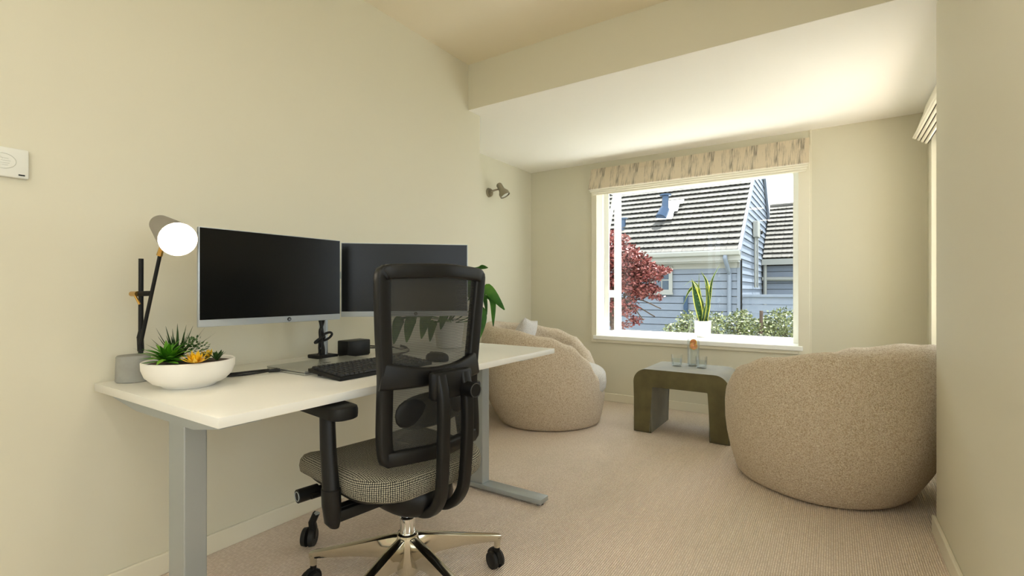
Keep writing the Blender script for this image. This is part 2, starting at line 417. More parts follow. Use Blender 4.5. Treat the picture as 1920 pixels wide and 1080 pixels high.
# ============================================================ THE ROOM
XL, XR, YW, ZC, ZB = 0.0, 2.41, 4.30, 2.544, 2.24
XB, XRB, YB0, YB1 = -.55, 2.58, 2.57, 2.70
struct('floor', M['carpet'], [(-.70, 4.35, -3.1, 4.42, -.15, 0)])
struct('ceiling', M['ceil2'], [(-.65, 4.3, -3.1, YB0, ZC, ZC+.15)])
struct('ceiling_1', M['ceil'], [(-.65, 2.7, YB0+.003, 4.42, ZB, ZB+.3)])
struct('trim_1', M['wall'], [(XL, 2.7, YB0, YB1, ZB+.002, ZC)])['label'] = 'cream ceiling beam between the office and the bay'
struct('wall_left', M['wall'], [(-.65, XL, -.6, 2.70, 0, ZC), (-.12, XL, -3.1, -2.5, 0, ZC), (-.12, XL, -2.5, -.6, 0, .6), (-.12, XL, -2.5, -.6, 2.25, ZC)])
struct('wall_left_1', M['wall'], [(-.65, XB, 2.70, 4.42, 0, ZB)])
OX0, OX1, OZ0, OZ1 = .183, 1.827, .61, 2.07
struct('wall_far', M['wall'], [(XB, OX0, YW, 4.42, 0, ZB), (OX1, XRB, YW, 4.42, 0, ZB), (OX0, OX1, YW, 4.42, 0, OZ0-.04), (OX0, OX1, YW, 4.42, OZ1, ZB)])
RY0, RY1, RZ0, RZ1 = 2.95, 3.98, .61, 2.02
struct('wall_right_1', M['wall'], [(XRB, 2.70, 2.71, RY0, 0, ZB), (XRB, 2.70, RY1, 4.42, 0, ZB), (XRB, 2.70, RY0, RY1, 0, RZ0), (XRB, 2.70, RY0, RY1, RZ1, ZB)])
struct('wall_right', M['wall'], [(XR, 2.70, 1.2, 2.71, 0, ZC)])
struct('wall_right_2', M['wall'], [(2.70, 4.3, 1.2, 1.32, 0, ZC), (4.2, 4.3, .7, 1.2, 0, ZC), (4.2, 4.3, -3.1, -2.5, 0, ZC), (4.2, 4.3, -2.5, .7, 0, .8), (4.2, 4.3, -2.5, .7, 2.3, ZC)])
struct('wall_rear', M['wall'], [(0, .25, -3.1, -3.0, 0, ZC), (3.95, 4.3, -3.1, -3.0, 0, ZC), (.25, 3.95, -3.1, -3.0, 2.25, ZC), (.25, 2.2, -3.1, -3.0, 0, 2.25), (2.2, 3.95, -3.1, -3.0, 0, .9)])
# glazed openings behind the camera, unseen, added to let in more light
def frame_rect(bm, axis, a0, a1, z0, z1, c0, c1, wd, mull=()):
    def q(p0, p1, s0, s1):
        if axis == 'x': bx(bm, p0, p1, c0, c1, s0, s1)
        else: bx(bm, c0, c1, p0, p1, s0, s1)
    q(a0, a0+wd, z0, z1); q(a1-wd, a1, z0, z1); q(a0+wd, a1-wd, z0, z0+wd); q(a0+wd, a1-wd, z1-wd, z1)
    for m_ in mull: q(m_-wd/2, m_+wd/2, z0+wd, z1-wd)
def window(name, axis, a0, a1, z0, z1, c0, c1, wd, mull, m_):
    b = B(); frame_rect(b, axis, a0, a1, z0, z1, c0, c1, wd, mull)
    f = obj(name, b, m_, kind='structure', smooth=False)
    cuts = [a0+wd]+[x for mu in mull for x in (mu-wd/2, mu+wd/2)]+[a1-wd]; cm = (c0+c1)/2
    for i in range(0, len(cuts), 2):
        b = B()
        if axis == 'x': bx(b, cuts[i], cuts[i+1], cm-.002, cm+.002, z0+wd, z1-wd)
        else: bx(b, cm-.002, cm+.002, cuts[i], cuts[i+1], z0+wd, z1-wd)
        obj('glass_pane', b, M['pane'], f, smooth=False)
    return f
window('window_added_rear', 'x', 2.2, 3.95, .9, 2.25, -3.08, -3.02, .05, (3.1,), M['white'])
window('window_added_side', 'y', -2.5, .7, .8, 2.3, 4.22, 4.28, .05, (-.9,), M['white'])
window('window_added_left', 'y', -2.5, -.6, .6, 2.25, -.10, -.05, .05, (-1.55,), M['white'])  # added to send light onto the right wall pier
window('window_2', 'y', RY0, RY1, RZ0, RZ1, 2.63, 2.68, .045, (), M['white'])
struct('trim_5', M['trim'], [(2.56, XRB, RY1, RY1+.09, RZ0-.09, RZ1+.09), (2.56, XRB, RY0-.09, RY0, RZ0-.09, RZ1+.09), (2.56, XRB, RY0, RY1, RZ0-.09, RZ0), (2.56, XRB, RY0, RY1, RZ1, RZ1+.09)])
# box window in the far wall
BY = 4.80
b = B()
for x0, x1 in ((OX0, OX0+.05), (OX1-.05, OX1)): bx(b, x0, x1, BY-.075, BY, OZ0, 2.03, .004)
bx(b, OX0+.05, OX1-.05, BY-.05, BY, OZ0, OZ0+.018); bx(b, OX0+.05, OX1-.05, BY-.06, BY, 2.015, OZ1, .003)
win = obj('window_1', b, M['white'], kind='structure', smooth=False)
b = B(); bx(b, OX0+.05, OX1-.05, BY-.03, BY-.026, OZ0+.018, 2.015); obj('glass_pane', b, M['pane'], win, smooth=False)
SJ = 4.47
for s, x in ((1, OX0), (-1, OX1)):
    xa, xb = (x, x+s*.045); x0, x1 = min(xa, xb), max(xa, xb)
    b = B(); bx(b, x0, x1, SJ, SJ+.02, OZ0, OZ1); bx(b, x0, x1, SJ+.02, BY-.075, OZ0, OZ0+.02)
    bx(b, x0, x1, SJ+.02, BY-.075, .965, 1.035); bx(b, x0, x1, SJ+.02, BY-.075, 2.03, OZ1)
    obj('side_frame', b, M['white'], win, smooth=False)
    b = B(); bx(b, x+s*.02-.002, x+s*.02+.002, SJ+.02, BY-.075, OZ0+.02, .965); obj('glass_pane', b, M['pane'], win, smooth=False)
    # top-hung sash, pushed open outwards
    rot = Matrix.Rotation(s*R(11), 4, 'Y'); hz = Matrix.Translation((x+s*.018, 0, 2.03))
    b = B(); zz0, zz1, ya, yb = -.99, -.005, SJ+.025, BY-.08
    bx(b, -.012, .012, ya, ya+.03, zz0, zz1); bx(b, -.012, .012, yb-.03, yb, zz0, zz1)
    bx(b, -.012, .012, ya+.03, yb-.03, zz0, zz0+.035); bx(b, -.012, .012, ya+.03, yb-.03, zz1-.03, zz1)
    bmesh.ops.transform(b, matrix=hz @ rot, verts=b.verts)
    sa = obj('open_sash', b, M['white'], win, smooth=False)
    b = B(); bx(b, -.002, .002, ya+.03, yb-.03, zz0+.035, zz1-.03); bmesh.ops.transform(b, matrix=hz @ rot, verts=b.verts)
    obj('glass_pane', b, M['pane'], sa, smooth=False)
b = B(); bx(b, OX0-.0, OX1, YW+.001, BY+.03, OZ0-.038, OZ0-.002); bx(b, OX0-.03, OX1+.03, YW-.035, YW+.001, OZ0-.038, OZ0, .006)
bx(b, OX0, OX1, YW+.001, BY+.03, OZ0-.004, OZ0)
obj('window_sill', b, M['white'], win, smooth=False)
struct('wall_far_1', M['white'], [(OX0-.03, OX0, 4.42, SJ, OZ0, OZ1), (OX1, OX1+.03, 4.42, SJ, OZ0, OZ1), (OX0-.08, OX1+.08, 4.42, BY+.06, OZ1+.002, OZ1+.06), (OX0-.05, OX1+.05, 4.42, BY+.03, .52, OZ0-.04)])
struct('roof_eave_added', M['ext'], [(2.70, 3.25, 1.33, 4.42, 2.30, 2.38)])  # unseen slab added to keep direct sun out of the side window
# casing boards
b = B(); bx(b, OX0-.055, OX0, YW-.02, YW, .545, 2.13, .004); bx(b, OX1, OX1+.075, YW-.02, YW, .545, 2.13, .004)
bx(b, OX0, OX1, YW-.02, YW, .545, OZ0-.038, .004); bx(b, OX0, OX1, YW-.02, YW, OZ1, 2.13, .004)
obj('trim_2', b, M['trim'], kind='structure', smooth=False)
struct('trim_3', M['trim'], [(OX1+.075, OX1+.086, YW-.012, YW, .545, 2.24)])
# baseboards
BH = .075
struct('baseboard_left', M['trim'], [(0, .014, -3, 2.70, 0, BH)], .004)
struct('baseboard_left_1', M['trim'], [(XB, XB+.014, 2.70, YW, 0, BH), (XB, .014, 2.70, 2.714, 0, BH)], .004)
struct('baseboard_far', M['trim'], [(XB, XRB, YW-.014, YW, 0, BH)], .004)
struct('baseboard_right_1', M['trim'], [(XRB-.014, XRB, 2.724, YW, 0, BH)], .004)
struct('baseboard_right', M['trim'], [(XR-.014, XR, 1.2, 2.724, 0, BH), (XR, XRB, 2.71, 2.724, 0, BH)], .004)
# ground outside and the outside skin of the floor
struct('ground', M['grass'], [(-14, 16, -12, 22, -.8, -.7)])
struct('ground_bounce', M['bounce_paving'], [(-4, 9, 4.43, 7.2, -.72, -.66), (4.36, 9, -6, 4.43, -.72, -.66), (2.72, 4.36, 1.33, 4.43, -.72, -.66), (-4, 4.36, -9, -3.12, -.72, -.66)])  # unseen pale slabs added to bounce sunlight up into the room
struct('wall_footing', M['ext'], [(-.7, 4.35, -3.1, 4.42, -.7, -.15)])

# fill lights added to brighten the room, behind the camera, out of view
for i, (x, y) in enumerate(((.9, -.2), (2.9, -.2), (.9, -1.9), (2.9, -1.9), (1.9, 1.0))):
    t = thing('fill_light', (x, y, ZC), ('unseen round fill light added over the desk end', 'unseen round fill light added on the side away from the desk', 'unseen round fill light added at the rear, wall side', 'unseen round fill light added at the rear, window side', 'unseen round fill light added nearest the beam')[i], 'light', group='unseen fill lights added to brighten the room')
    b = B(); lathe(b, [(0, ZC), (.15, ZC), (.15, ZC-.03), (.135, ZC-.035), (.135, ZC-.02), (0, ZC-.02)], (x, y, 0)); obj('rim', b, M['white'], t)
    b = B(); lathe(b, [(0, ZC-.021), (.132, ZC-.021), (.12, ZC-.04), (0, ZC-.045)], (x, y, 0)); obj('diffuser', b, mat_emit('fill_light_diffuser', (1, .94, .84), 16.5) if i == 0 else bpy.data.materials['fill_light_diffuser'], t)

# ============================================================ BLINDS
def roman_blind(name, label, mtx, wdt, fabric, cordm=None):
    """local: x along the width from 0, y out of the wall (negative = into room), z up, top at z=0"""
    t = thing(name, mtx.to_translation(), label, 'blind'); t.rotation_euler = mtx.to_euler(); MW[t] = mtx.copy()
    b = B(); bx(b, .01, wdt-.01, -.035, -.002, -.03, 0, .004); obj('head_rail', b, M['blindp'], t, local=True)
    # main fabric panel, leaning out towards its lower edge
    b = B(); sec = [(-.038, 0), (-.05, -.05), (-.095, -.185), (-.104, -.197), (-.098, -.203), (-.088, -.19), (-.040, -.04), (-.03, 0)]
    rings(b, [[(x, y, z) for y, z in sec] for x in (0, wdt)]); obj('fabric_panel', b, fabric, t, local=True, smooth=False)
    for i in range(4):
        y0 = -.088+i*.017; z0 = -.199-i*.014
        b = B(); sec = [(y0-.001+.008*math.cos(a), z0+.009*math.sin(a)) for a in [R(q) for q in range(150, 391, 30)]]+[(y0+.007, -.165), (y0-.0, -.165)]
        rings(b, [[(x, y, z) for y, z in sec] for x in (.003+i*.006, wdt-.003-i*.006)])
        obj('fold', b, M['blindp'], t, local=True, smooth=False)
        if cordm:
            b = B(); bx(b, .004, wdt-.004, y0+.008, y0+.011, z0-.006, -.17); obj('dark_piping', b, cordm, t, local=True, smooth=False)
    return t
roman_blind('roman_blind', 'cream and grey streaked roman blind drawn up over the far box window', Matrix.Translation((.135, YW-.003, 2.175)), 1.765, M['blind'])
roman_blind('roman_blind', 'pale roman blind with dark piping over the side window by the wall pier',
            Matrix.Translation((XRB-.003, 4.04, 2.21)) @ Matrix.Rotation(R(-90), 4, 'Z'), 1.12, M['blindp'], M['stripe'])

# ============================================================ WALL FITTINGS
t = thing('thermostat', (0, .375, 1.41), 'square white wall plate with an embossed round emblem on the office wall', 'wall control')
b = B(); bx(b, 0, .016, .325, .428, 1.365, 1.452, .004); obj('cover', b, M['plastic'], t)
b = B(); cyl_pts = [Vector((.0165, .372+.028*math.cos(a), 1.411+.022*math.sin(a))) for a in [2*PI*k/28 for k in range(28)]]
tube(b, cyl_pts, .0009, 5, closed=True)
for k, (a0, a1, z_) in enumerate(((-.012, .010, .008), (-.006, .014, .001), (-.010, .012, -.006), (-.004, .009, -.012))):
    tube(b, [(.0165, .374+a0, 1.411+z_), (.0165, .374+a1, 1.411+z_)], .0008, 5)
tube(b, [(.0165, .358, 1.413), (.0165, .366, 1.424), (.0165, .372, 1.417)], .0008, 5)
obj('embossed_emblem', b, M['emboss'], t)
b = B(); bx(b, .0155, .0168, .405, .419, 1.3725, 1.3765); obj('maker_mark', b, M['blackm'], t, smooth=False)
# wall spot
t = thing('wall_spotlight', (XB, 3.56, 1.92), 'small brushed nickel spotlight on the wall above the left armchair', 'lamp')
c0 = Vector((XB, 3.56, 1.915))
b = B(); cyl(b, c0, c0+Vector((.022, 0, 0)), .042, .036); obj('wall_rose', b, M['nickel'], t)
b = B(); tube(b, [c0+Vector((.02, .0, .005)), c0+Vector((.055, .02, .02)), c0+Vector((.075, .045, .03))], .008); obj('swivel_arm', b, M['nickel'], t)
ax = Vector((.45, .12, -.78)).normalized(); q = ax.to_track_quat('Z', 'Y').to_matrix().to_4x4(); hc = c0+Vector((.085, .03, .075))
b = B(); lathe(b, [(0, 0), (.018, .0), (.027, .012), (.027, .06), (.032, .075), (.047, .098), (.048, .128), (.043, .130), (.04, .115), (0, .115)], hc, 24, q); hd = obj('lamp_head', b, M['nickel'], t)
b = B(); lathe(b, [(0, .116), (.039, .116), (.037, .121), (0, .125)], hc, 20, q); obj('lamp_glass', b, M['plastic'], hd)

# ============================================================ DESK
DZ = .727; DX0, DX1, DY0, DY1 = .018, .822, .583, 2.262
t = thing('standing_desk', (DX0, DY0, 0), 'white-topped standing desk with silver metal legs along the office wall', 'desk')
b = B(); bx(b, DX0, DX1, DY0, DY1, DZ-.026, DZ, .0015); obj('tabletop', b, M['desk'], t, ang=30)
for y0 in (.63, 2.01):
    b = B(); bx(b, .441, .537, y0, y0+.06, .034, DZ-.055, .003); lg = obj('leg', b, M['silver'], t, smooth=False)
    b = B(); bx(b, .16, .885, y0-.005, y0+.07, .010, .034, .003); ft = obj('foot', b, M['silver'], lg, ang=30)
    for x in (.19, .86):
        b = B(); cyl(b, (x, y0+.03, 0), (x, y0+.03, .011), .018); obj('rubber_pad', b, M['rubber'], lg)
    ys = -1 if y0 < 1 else 1
    b = B(); rings(b, [[(x, y0-.03, DZ-.027), (x, y0+.075, DZ-.027), (x, y0+.075, DZ-.027-h), (x, y0-.03, DZ-.027-h)] for x, h in ((.12, .01), (.30, .03), (.66, .03), (.795, .008))])
    obj('support_bracket', b, M['silver'], t, smooth=False)
b = B(); bx(b, .455, .52, .72, 2.01, DZ-.066, DZ-.028, .003); obj('cross_rail', b, M['silver'], t, ang=30)

# ============================================================ MONITORS
def monitor(a, bb, label, z0=.912, z1=1.236):
    """a,bb: lower left / lower right front corners in plan, seen from the sitter"""
    a, bb = Vector(a), Vector(bb); u = (bb-a).normalized(); wdt = (bb-a).length; ang = math.atan2(u.y, u.x)
    t = thing('monitor', (a.x, a.y, z0), label, 'monitor', ang)
    H_ = z1-z0     # local: x along the width, -y towards viewer, z up
    b = B(); bx(b, 0, wdt, .0, .012, 0, H_, .002); bx(b, .08, wdt-.08, .012, .034, .05, H_-.05, .008)
    obj('case', b, M['bezel'], t, local=True, ang=30)
    b = B(); bx(b, .0035, wdt-.0035, -.0015, .0005, .0235, H_-.0025); obj('screen', b, M['screen'], t, local=True, smooth=False)
    b = B(); cyl(b, (wdt*.58, -.0012, .0118), (wdt*.58, .0, .0118), .0075, n=20); lo = obj('round_logo', b, M['blackm'], t, local=True)
    b = B()
    for k, (x, z) in enumerate(((-.0022, .0), (.0022, -.001))):
        tube(b, [(wdt*.58+x-.0012, -.0014, .0118+z-.005), (wdt*.58+x+.0012, -.0014, .0118+z+.005)], .0006, 5)
        tube(b, [(wdt*.58+x, -.0014, .0118+z+.001), (wdt*.58+x+.002, -.0014, .0118+z+.001), (wdt*.58+x+.0014, -.0014, .0118+z-.003)], .0005, 5)
    obj('logo_strokes', b, M['bezel'], lo, local=True)
    return t
monitor((.345, .752), (.348, 1.288), 'silver-edged monitor with a dark screen beside the desk lamp')
monitor((.245, 1.369), (.65, 1.748), 'angled dark monitor behind the office chair', .915, 1.24)
t = thing('monitor_stand', (.115, 1.375, DZ), 'silver monitor pole with black cables tied to it between the two screens', 'stand')
b = B(); box(b, (.115, 1.372, DZ+.008), (.10, .09, .016), .004); obj('clamp_base', b, M['blackm'], t)
b = B(); cyl(b, (.115, 1.375, DZ+.016), (.115, 1.375, 1.16), .019); obj('pole', b, M['bezel'], t)
b = B(); tube(b, [(.13, 1.37, 1.08), (.22, 1.2, 1.08), (.30, 1.03, 1.08), (.315, 1.02, 1.08)], .017); cyl(b, (.33, 1.02, 1.08), (.384, 1.02, 1.08), .02)
bx(b, .36, .384, .97, 1.07, 1.03, 1.13)
for v in b.verts: v.co.x = min(v.co.x, .312) if v.co.y < 1.1 else v.co.x
obj('arm_to_near_screen', b, M['bezel'], t)
b = B(); tube(b, [(.13, 1.39, 1.10), (.22, 1.50, 1.10), (.36, 1.61, 1.10), (.392, 1.615, 1.10)], .017); obj('arm_to_far_screen', b, M['bezel'], t)
b = B(); ox, oy = .155, 1.335
for k in range(5):
    r1 = .012
    a = k*1.3
    tube(b, bez([(ox-.02+r1*2*math.cos(a), oy-.01+.03*(k-2)/2, .955), (ox+.3*r1*math.cos(a), oy+.006*(k-2), .90), (ox+.008*math.cos(a), oy+.006*math.sin(a), .84), (ox+.010*math.cos(a+2), oy+.01*math.sin(a+2), .78), (ox+.004*k-.01, oy+.005*k-.01, DZ+.02)], 6), .0045, 8)
for k in range(3):
    sg = (-1, 1, -.6)[k]
    pts = [(ox+.012+.012*math.sin(q+k), oy+sg*(.016+.022*math.cos(q)), .815+.012*k+(.010+.006*k)*math.sin(q)+.008*sg*math.cos(q)) for q in [2*PI*j/22 for j in range(22)]]
    tube(b, pts, .0055, 7, closed=True)
obj('tied_cables', b, M['rubber'], t)

# ============================================================ THINGS ON THE DESK
# docking box + its cables
t = thing('docking_box', (.17, 1.50, DZ), 'small black box standing on the desk behind the laptop', 'electronics')
b = B(); box(b, (.17, 1.50, DZ+.038), (.075, .13, .07), .005); obj('case', b, M['black'], t)
b = B(); box(b, (.17, 1.50, DZ+.0035), (.065, .12, .007)); obj('rubber_foot', b, M['rubber'], t, smooth=False)
b = B(); tube(b, bez([(.19, 1.567, DZ+.03), (.24, 1.62, DZ+.026), (.30, 1.60, DZ+.0045), (.31, 1.70, DZ+.004), (.22, 1.80, DZ+.004), (.10, 1.86, DZ+.004)], 10), .003, 8)
tube(b, bez([(.20, 1.567, DZ+.04), (.235, 1.66, DZ+.03), (.25, 1.72, DZ+.012), (.17, 1.84, DZ+.004), (.06, 1.9, DZ+.004)], 10), .003, 8)
obj('cable', b, M['rubber'], t)
# laptop
t = thing('laptop', (.36, 1.22, DZ), 'closed silver laptop lying behind the keyboard', 'laptop')
b = B(); box(b, (.358, 1.222, DZ+.0055), (.242, .366, .007), .003); obj('base', b, M['laptop'], t)
b = B(); box(b, (.358, 1.222, DZ+.0135), (.242, .366, .006), .0028); lid = obj('lid', b, M['laptop'], t)
b = B(); box(b, (.358, 1.222, DZ+.0015), (.20, .32, .003)); obj('rubber_foot', b, M['rubber'], t, smooth=False)
b = B()
for k in range(4):
    y = 1.190+.013*k; z = DZ+.0168
    tube(b, [(.372-(.012 if k in (0, 3) else 0), y-.003, z), (.348+(.012 if k == 3 else 0), y+.003, z)], .0009, 5)
    if k in (1, 2): tube(b, [(.362, y, z), (.360, y+.007, z), (.372-.004*k, y+.006, z)], .0009, 5)
obj('lid_logo', b, M['blackm'], lid)
# cable loop
b = B(); tube(b, bez([(.30, 1.055, DZ+.011), (.318, 1.0, DZ+.009), (.30, .93, DZ+.005), (.262, .872, DZ+.004), (.232, .885, DZ+.004), (.238, .93, DZ+.004), (.25, 1.01, DZ+.004), (.262, 1.036, DZ+.004)], 10), .0038, 8)
tube(b, [(.318, 1.0, DZ+.009), (.33, 1.036, DZ+.009)], .006, 8)
tag(obj('charging_cable', b, M['rubber'], loc=(.3, 1.0, DZ)), 'short black cable looped out beside the closed laptop', 'cable')
# keyboard
t = thing('keyboard', (.585, 1.265, DZ), 'full-size black keyboard at the front of the laptop', 'keyboard')
kx0, kx1, ky0, ky1 = .497, .672, 1.04, 1.485
def kz(x): return DZ+.013+(kx1-x)/(kx1-kx0)*.016
b = B(); rings(b, [[(kx0, y, kz(kx0)-.012), (kx0, y, kz(kx0)), (kx1, y, kz(kx1)), (kx1, y, DZ+.001)] for y in (ky0, ky1)]); obj('case', b, M['black'], t, smooth=False)
b = B(); n_k = 0
for r_ in range(6):
    x = kx0+.018+r_*.0268+(0 if r_ else -.004)
    y = ky0+.012
    while y < ky1-.02:
        gap = (r_ == 5 and 5 <= round((y-ky0-.012)/.0195) <= 9)
        wk = .0175 if not gap else .105
        blank = any(abs(y-g) < .006 for g in (ky0+.312, ky0+.367))
        if not blank:
            tl = math.atan(.016/(kx1-kx0))
            vs1 = box(b, (0, 0, 0), (.0225, wk-.0015, .007), 0); top = [v for v in vs1 if v.co.z > 0]
            bmesh.ops.scale(b, vec=(.78, .84, 1), verts=top)
            bmesh.ops.transform(b, matrix=Matrix.Translation((x, y+wk/2, kz(x)+.003)) @ Matrix.Rotation(tl, 4, 'Y'), verts=vs1)
        y += wk+.002 if not blank else .012
obj('keys', b, M['keys'], t, smooth=False, kind='stuff')
for y in (ky0+.03, ky1-.05):
    b = B(); bx(b, kx0+.012, kx0+.03, y, y+.02, DZ, kz(kx0)-.010); obj('tilt_foot', b, M['blackm'], t, smooth=False)
# mouse
t = thing('computer_mouse', (.62, 1.575, DZ), 'black computer mouse beside the keyboard, behind the chair mesh', 'mouse')
b = B(); ellipsoid(b, (.62, 1.575, DZ+.012), (.055, .034, .028), .8); 
for v in b.verts: v.co.z = max(v.co.z, DZ+.001)
obj('body', b, M['black'], t)
b = B(); cyl(b, (.588, 1.571, DZ+.030), (.588, 1.579, DZ+.030), .009, n=16); obj('scroll_wheel', b, M['rubber'], t)

# desk lamp
lc = Vector((.082, .668, DZ))
t = thing('desk_lamp', lc, 'lit desk lamp with grey cone shade, black arm and concrete base', 'lamp')
b = B(); lathe(b, [(0, 0), (.046, 0), (.049, .003), (.047, .083), (.044, .087), (0, .087)], lc, 40); obj('concrete_base', b, M['concrete'], t)
def LP(px, py, d=1.62): return P(px, py, d)
b = B(); cyl(b, LP(264, 662), LP(264.5, 485), .0072); cyl(b, LP(264, 658), LP(263, 634), .0095, .0095); cyl(b, LP(263, 634), LP(265, 618), .0105, .0075); obj('upright_pole', b, M['blackm'], t)
b = B(); cyl(b, LP(263.5, 646, 1.60), LP(300, 478, 1.58), .0056); obj('swing_arm', b, M['blackm'], t)
b = B(); cyl(b, LP(284, 550, 1.60), LP(254, 551, 1.61), .0085); obj('clamp', b, M['blackm'], t)
b = B(); cyl(b, LP(258, 551, 1.60), LP(247, 551, 1.62), .0085); cyl(b, LP(253, 554, 1.60), LP(262, 571, 1.60), .0035); obj('brass_screw', b, M['brass'], t)
b = B(); cyl(b, LP(299, 479, 1.58), LP(304, 462, 1.575), .009, .007); obj('brass_joint', b, M['brass'], t)
sa_ = P(300, 420, 1.60); sb_ = P(334, 449, 1.47); axd = sb_-sa_; q = axd.to_track_quat('Z', 'Y').to_matrix().to_4x4(); ln = axd.length
b = B(); lathe(b, [(0, 0), (.022, .0), (.030, .005), (.032, .012), (.0525, ln), (.051, ln), (.029, .014), (0, .014)], sa_, 40, q); sh = obj('lamp_shade', b, M['shade'], t)
b = B(); lathe(b, [(0, ln*.3), (.018, ln*.32), (.038, ln*.62), (.0455, ln*.82), (.044, ln*.97), (.030, ln*1.06), (0, ln*1.09)], sa_, 32, q); obj('bulb', b, M['bulb'], t)

# bowl of succulents
bc = Vector((.325, .735, DZ))
t = thing('succulent_bowl', bc, 'low round white bowl planted with green and yellow succulents', 'planter')
b = B(); lathe(b, [(0, 0), (.078, 0), (.083, .003), (.086, .007), (.112, .017), (.134, .037), (.1435, .060), (.1445, .081), (.141, .084), (.137, .081), (.133, .060), (0, .060)], bc, 64, None, .88, .88); obj('bowl', b, M['ceramic'], t)
b = B(); lathe(b, [(0, .078), (.06, .076), (.136, .072), (.13, .061), (0, .061)], bc, 40, None, .88, .88); obj('soil', b, M['soil'], t)
sw = lambda f: (math.sin(PI*min(1, .18+f*.55)))*(1-f**3)
def rosette(name, c, n, L_, W_, up0, up1, m_, jit=.15, droop=.2, fold=.3, th=.0015, shape=None):
    c = Vector(c); c.z = max(c.z, DZ+.088)
    for k in range(n):
        f = k/n; az = k*2.399+rnd.uniform(-jit, jit); el = up0+(up1-up0)*f+rnd.uniform(-jit, jit)*.5; ln_ = L_*(.8+.35*rnd.random())*(1-.25*f)
        h = Vector((math.cos(az), math.sin(az), 0)); p1 = c+h*ln_*.5*math.cos(el)+Vector((0, 0, ln_*.5*math.sin(el)))
        p2 = c+h*ln_*math.cos(el-droop)+Vector((0, 0, ln_*math.sin(el-droop)))
        p1.z = max(p1.z, c.z+.004); p2.z = max(p2.z, c.z+.001)
        b = B(); leaf(b, [c, p1, p2], W_, (-h.y, h.x, 0), fold, th, shape or sw, 4); yield obj('leaf', b, m_, name, ang=60)
def plant(parent, *a, **k):
    for _ in rosette(parent, *a, **k): pass
S_ = lambda px, py, d: P(px, py, d)
pA = thing('succulent', S_(318, 690, 1.47), 'bright green broad-leaved succulent at the left side of the white bowl', 'plant')
plant(pA, S_(314, 686, 1.48), 36, .086, .021, .06, 1.45, M['leafA'], droop=.25)
pB = thing('succulent', S_(330, 668, 1.57), 'tall dark spiky agave at the back of the white bowl', 'plant')
plant(pB, S_(331, 672, 1.56), 30, .125, .011, .35, 1.4, M['leafB'], droop=-.05, jit=.3, shape=lambda f: (1-f)**.8*.95+.04)
pC = thing('succulent', S_(362, 672, 1.55), 'small-leaved grey green succulent in the middle of the white bowl', 'plant')
b = B(); cc = S_(362, 664, 1.54)
for k in range(150):
    a, e, rr = rnd.uniform(0, 2*PI), rnd.uniform(-.4, 1.4), .018+.022*rnd.random()
    p = cc+Vector((rr*1.25*math.cos(a)*math.cos(e), rr*1.25*math.sin(a)*math.cos(e), rr*math.sin(e)*1.35)); dv = (p-cc).normalized()*.009
    leaf(b, [p, p+dv*.5, p+dv], .009, (-dv.y, dv.x, .003), .2, .0012, sw, 2)
obj('leaf_cluster', b, M['leafC'], pC, kind='stuff')
b = B(); tube(b, [S_(362, 684, 1.54), cc], .004); obj('stem', b, M['leafB'], pC)
pD = thing('succulent', S_(368, 682, 1.45), 'yellow orange rosette succulent at the front of the white bowl', 'plant')
plant(pD, S_(367, 685, 1.452), 28, .046, .013, .2, 1.2, M['leafY'], droop=-.1)
pE = thing('succulent', S_(405, 680, 1.53), 'small dark green upright succulent at the right rim of the white bowl', 'plant')
plant(pE, S_(407, 681, 1.51), 11, .042, .012, .75, 1.4, M['leafB'], droop=.1)
pF = thing('succulent', S_(388, 672, 1.58), 'small yellow green rosette behind the yellow one in the white bowl', 'plant')
plant(pF, S_(388, 676, 1.56), 16, .036, .010, .4, 1.3, M['leafY'], droop=-.1)

# peace lily at the far end of the desk
pc = Vector((.33, 1.99, DZ))
t = thing('potted_plant', pc, 'leafy green peace lily in a white pot at the far end of the desk', 'plant')
b = B(); lathe(b, [(0, 0), (.06, 0), (.066, .004), (.082, .14), (.082, .148), (.076, .148), (.072, .11), (0, .11)], pc, 40); obj('pot', b, M['ceramic'], t)
b = B(); lathe(b, [(0, .128), (.073, .126), (.07, .112), (0, .112)], pc, 24); obj('soil', b, M['soil'], t)
top = pc+Vector((0, 0, .13))
D_ = 2.42
LV = [ # (stem mid px, leaf start px, leaf mid px, leaf tip px, width, depth)
 ((880, 560), (893, 548), (912, 540), (946, 581), .052, 2.33), ((886, 590), (897, 556), (922, 560), (925, 612), .030, 2.36),
 ((882, 580), (895, 545), (908, 556), (913, 590), .022, 2.42), ((878, 520), (884, 508), (897, 500), (915, 502), .03, 2.4),
 ((880, 600), (890, 570), (902, 590), (899, 635), .055, 2.38), ((862, 560), (850, 560), (836, 575), (826, 618), .05, 2.35),
 ((850, 580), (820, 575), (800, 590), (790, 635), .055, 2.33), ((840, 600), (790, 590), (770, 600), (762, 642), .055, 2.36),
 ((830, 600), (770, 592), (748, 600), (738, 645), .055, 2.42), ((868, 540), (870, 515), (878, 530), (886, 572), .05, 2.45),
 ((858, 540), (852, 520), (846, 540), (838, 580), .05, 2.5), ((872, 560), (882, 545), (893, 560), (896, 600), .05, 2.46),
 ((850, 600), (830, 600), (812, 605), (806, 640), .045, 2.5)]
for (sx_, l0, l1, l2, wd, dd) in LV:
    b = B(); tube(b, bez([top+Vector((rnd.uniform(-.02, .02), rnd.uniform(-.02, .02), 0)), P(*sx_, dd+.01), P(*l0, dd)], 5), .0028, 6); st = obj('stem', b, M['leafP'], t)
    b = B(); leaf(b, [P(*l0, dd), P(*l1, dd-.02), P(*l2, dd-.03)], wd, (CS, SN, .25), .25, .0008, lambda f: math.sin(PI*min(1, f*.93+.05))**.8, 6); obj('leaf', b, M['leafP'], st)

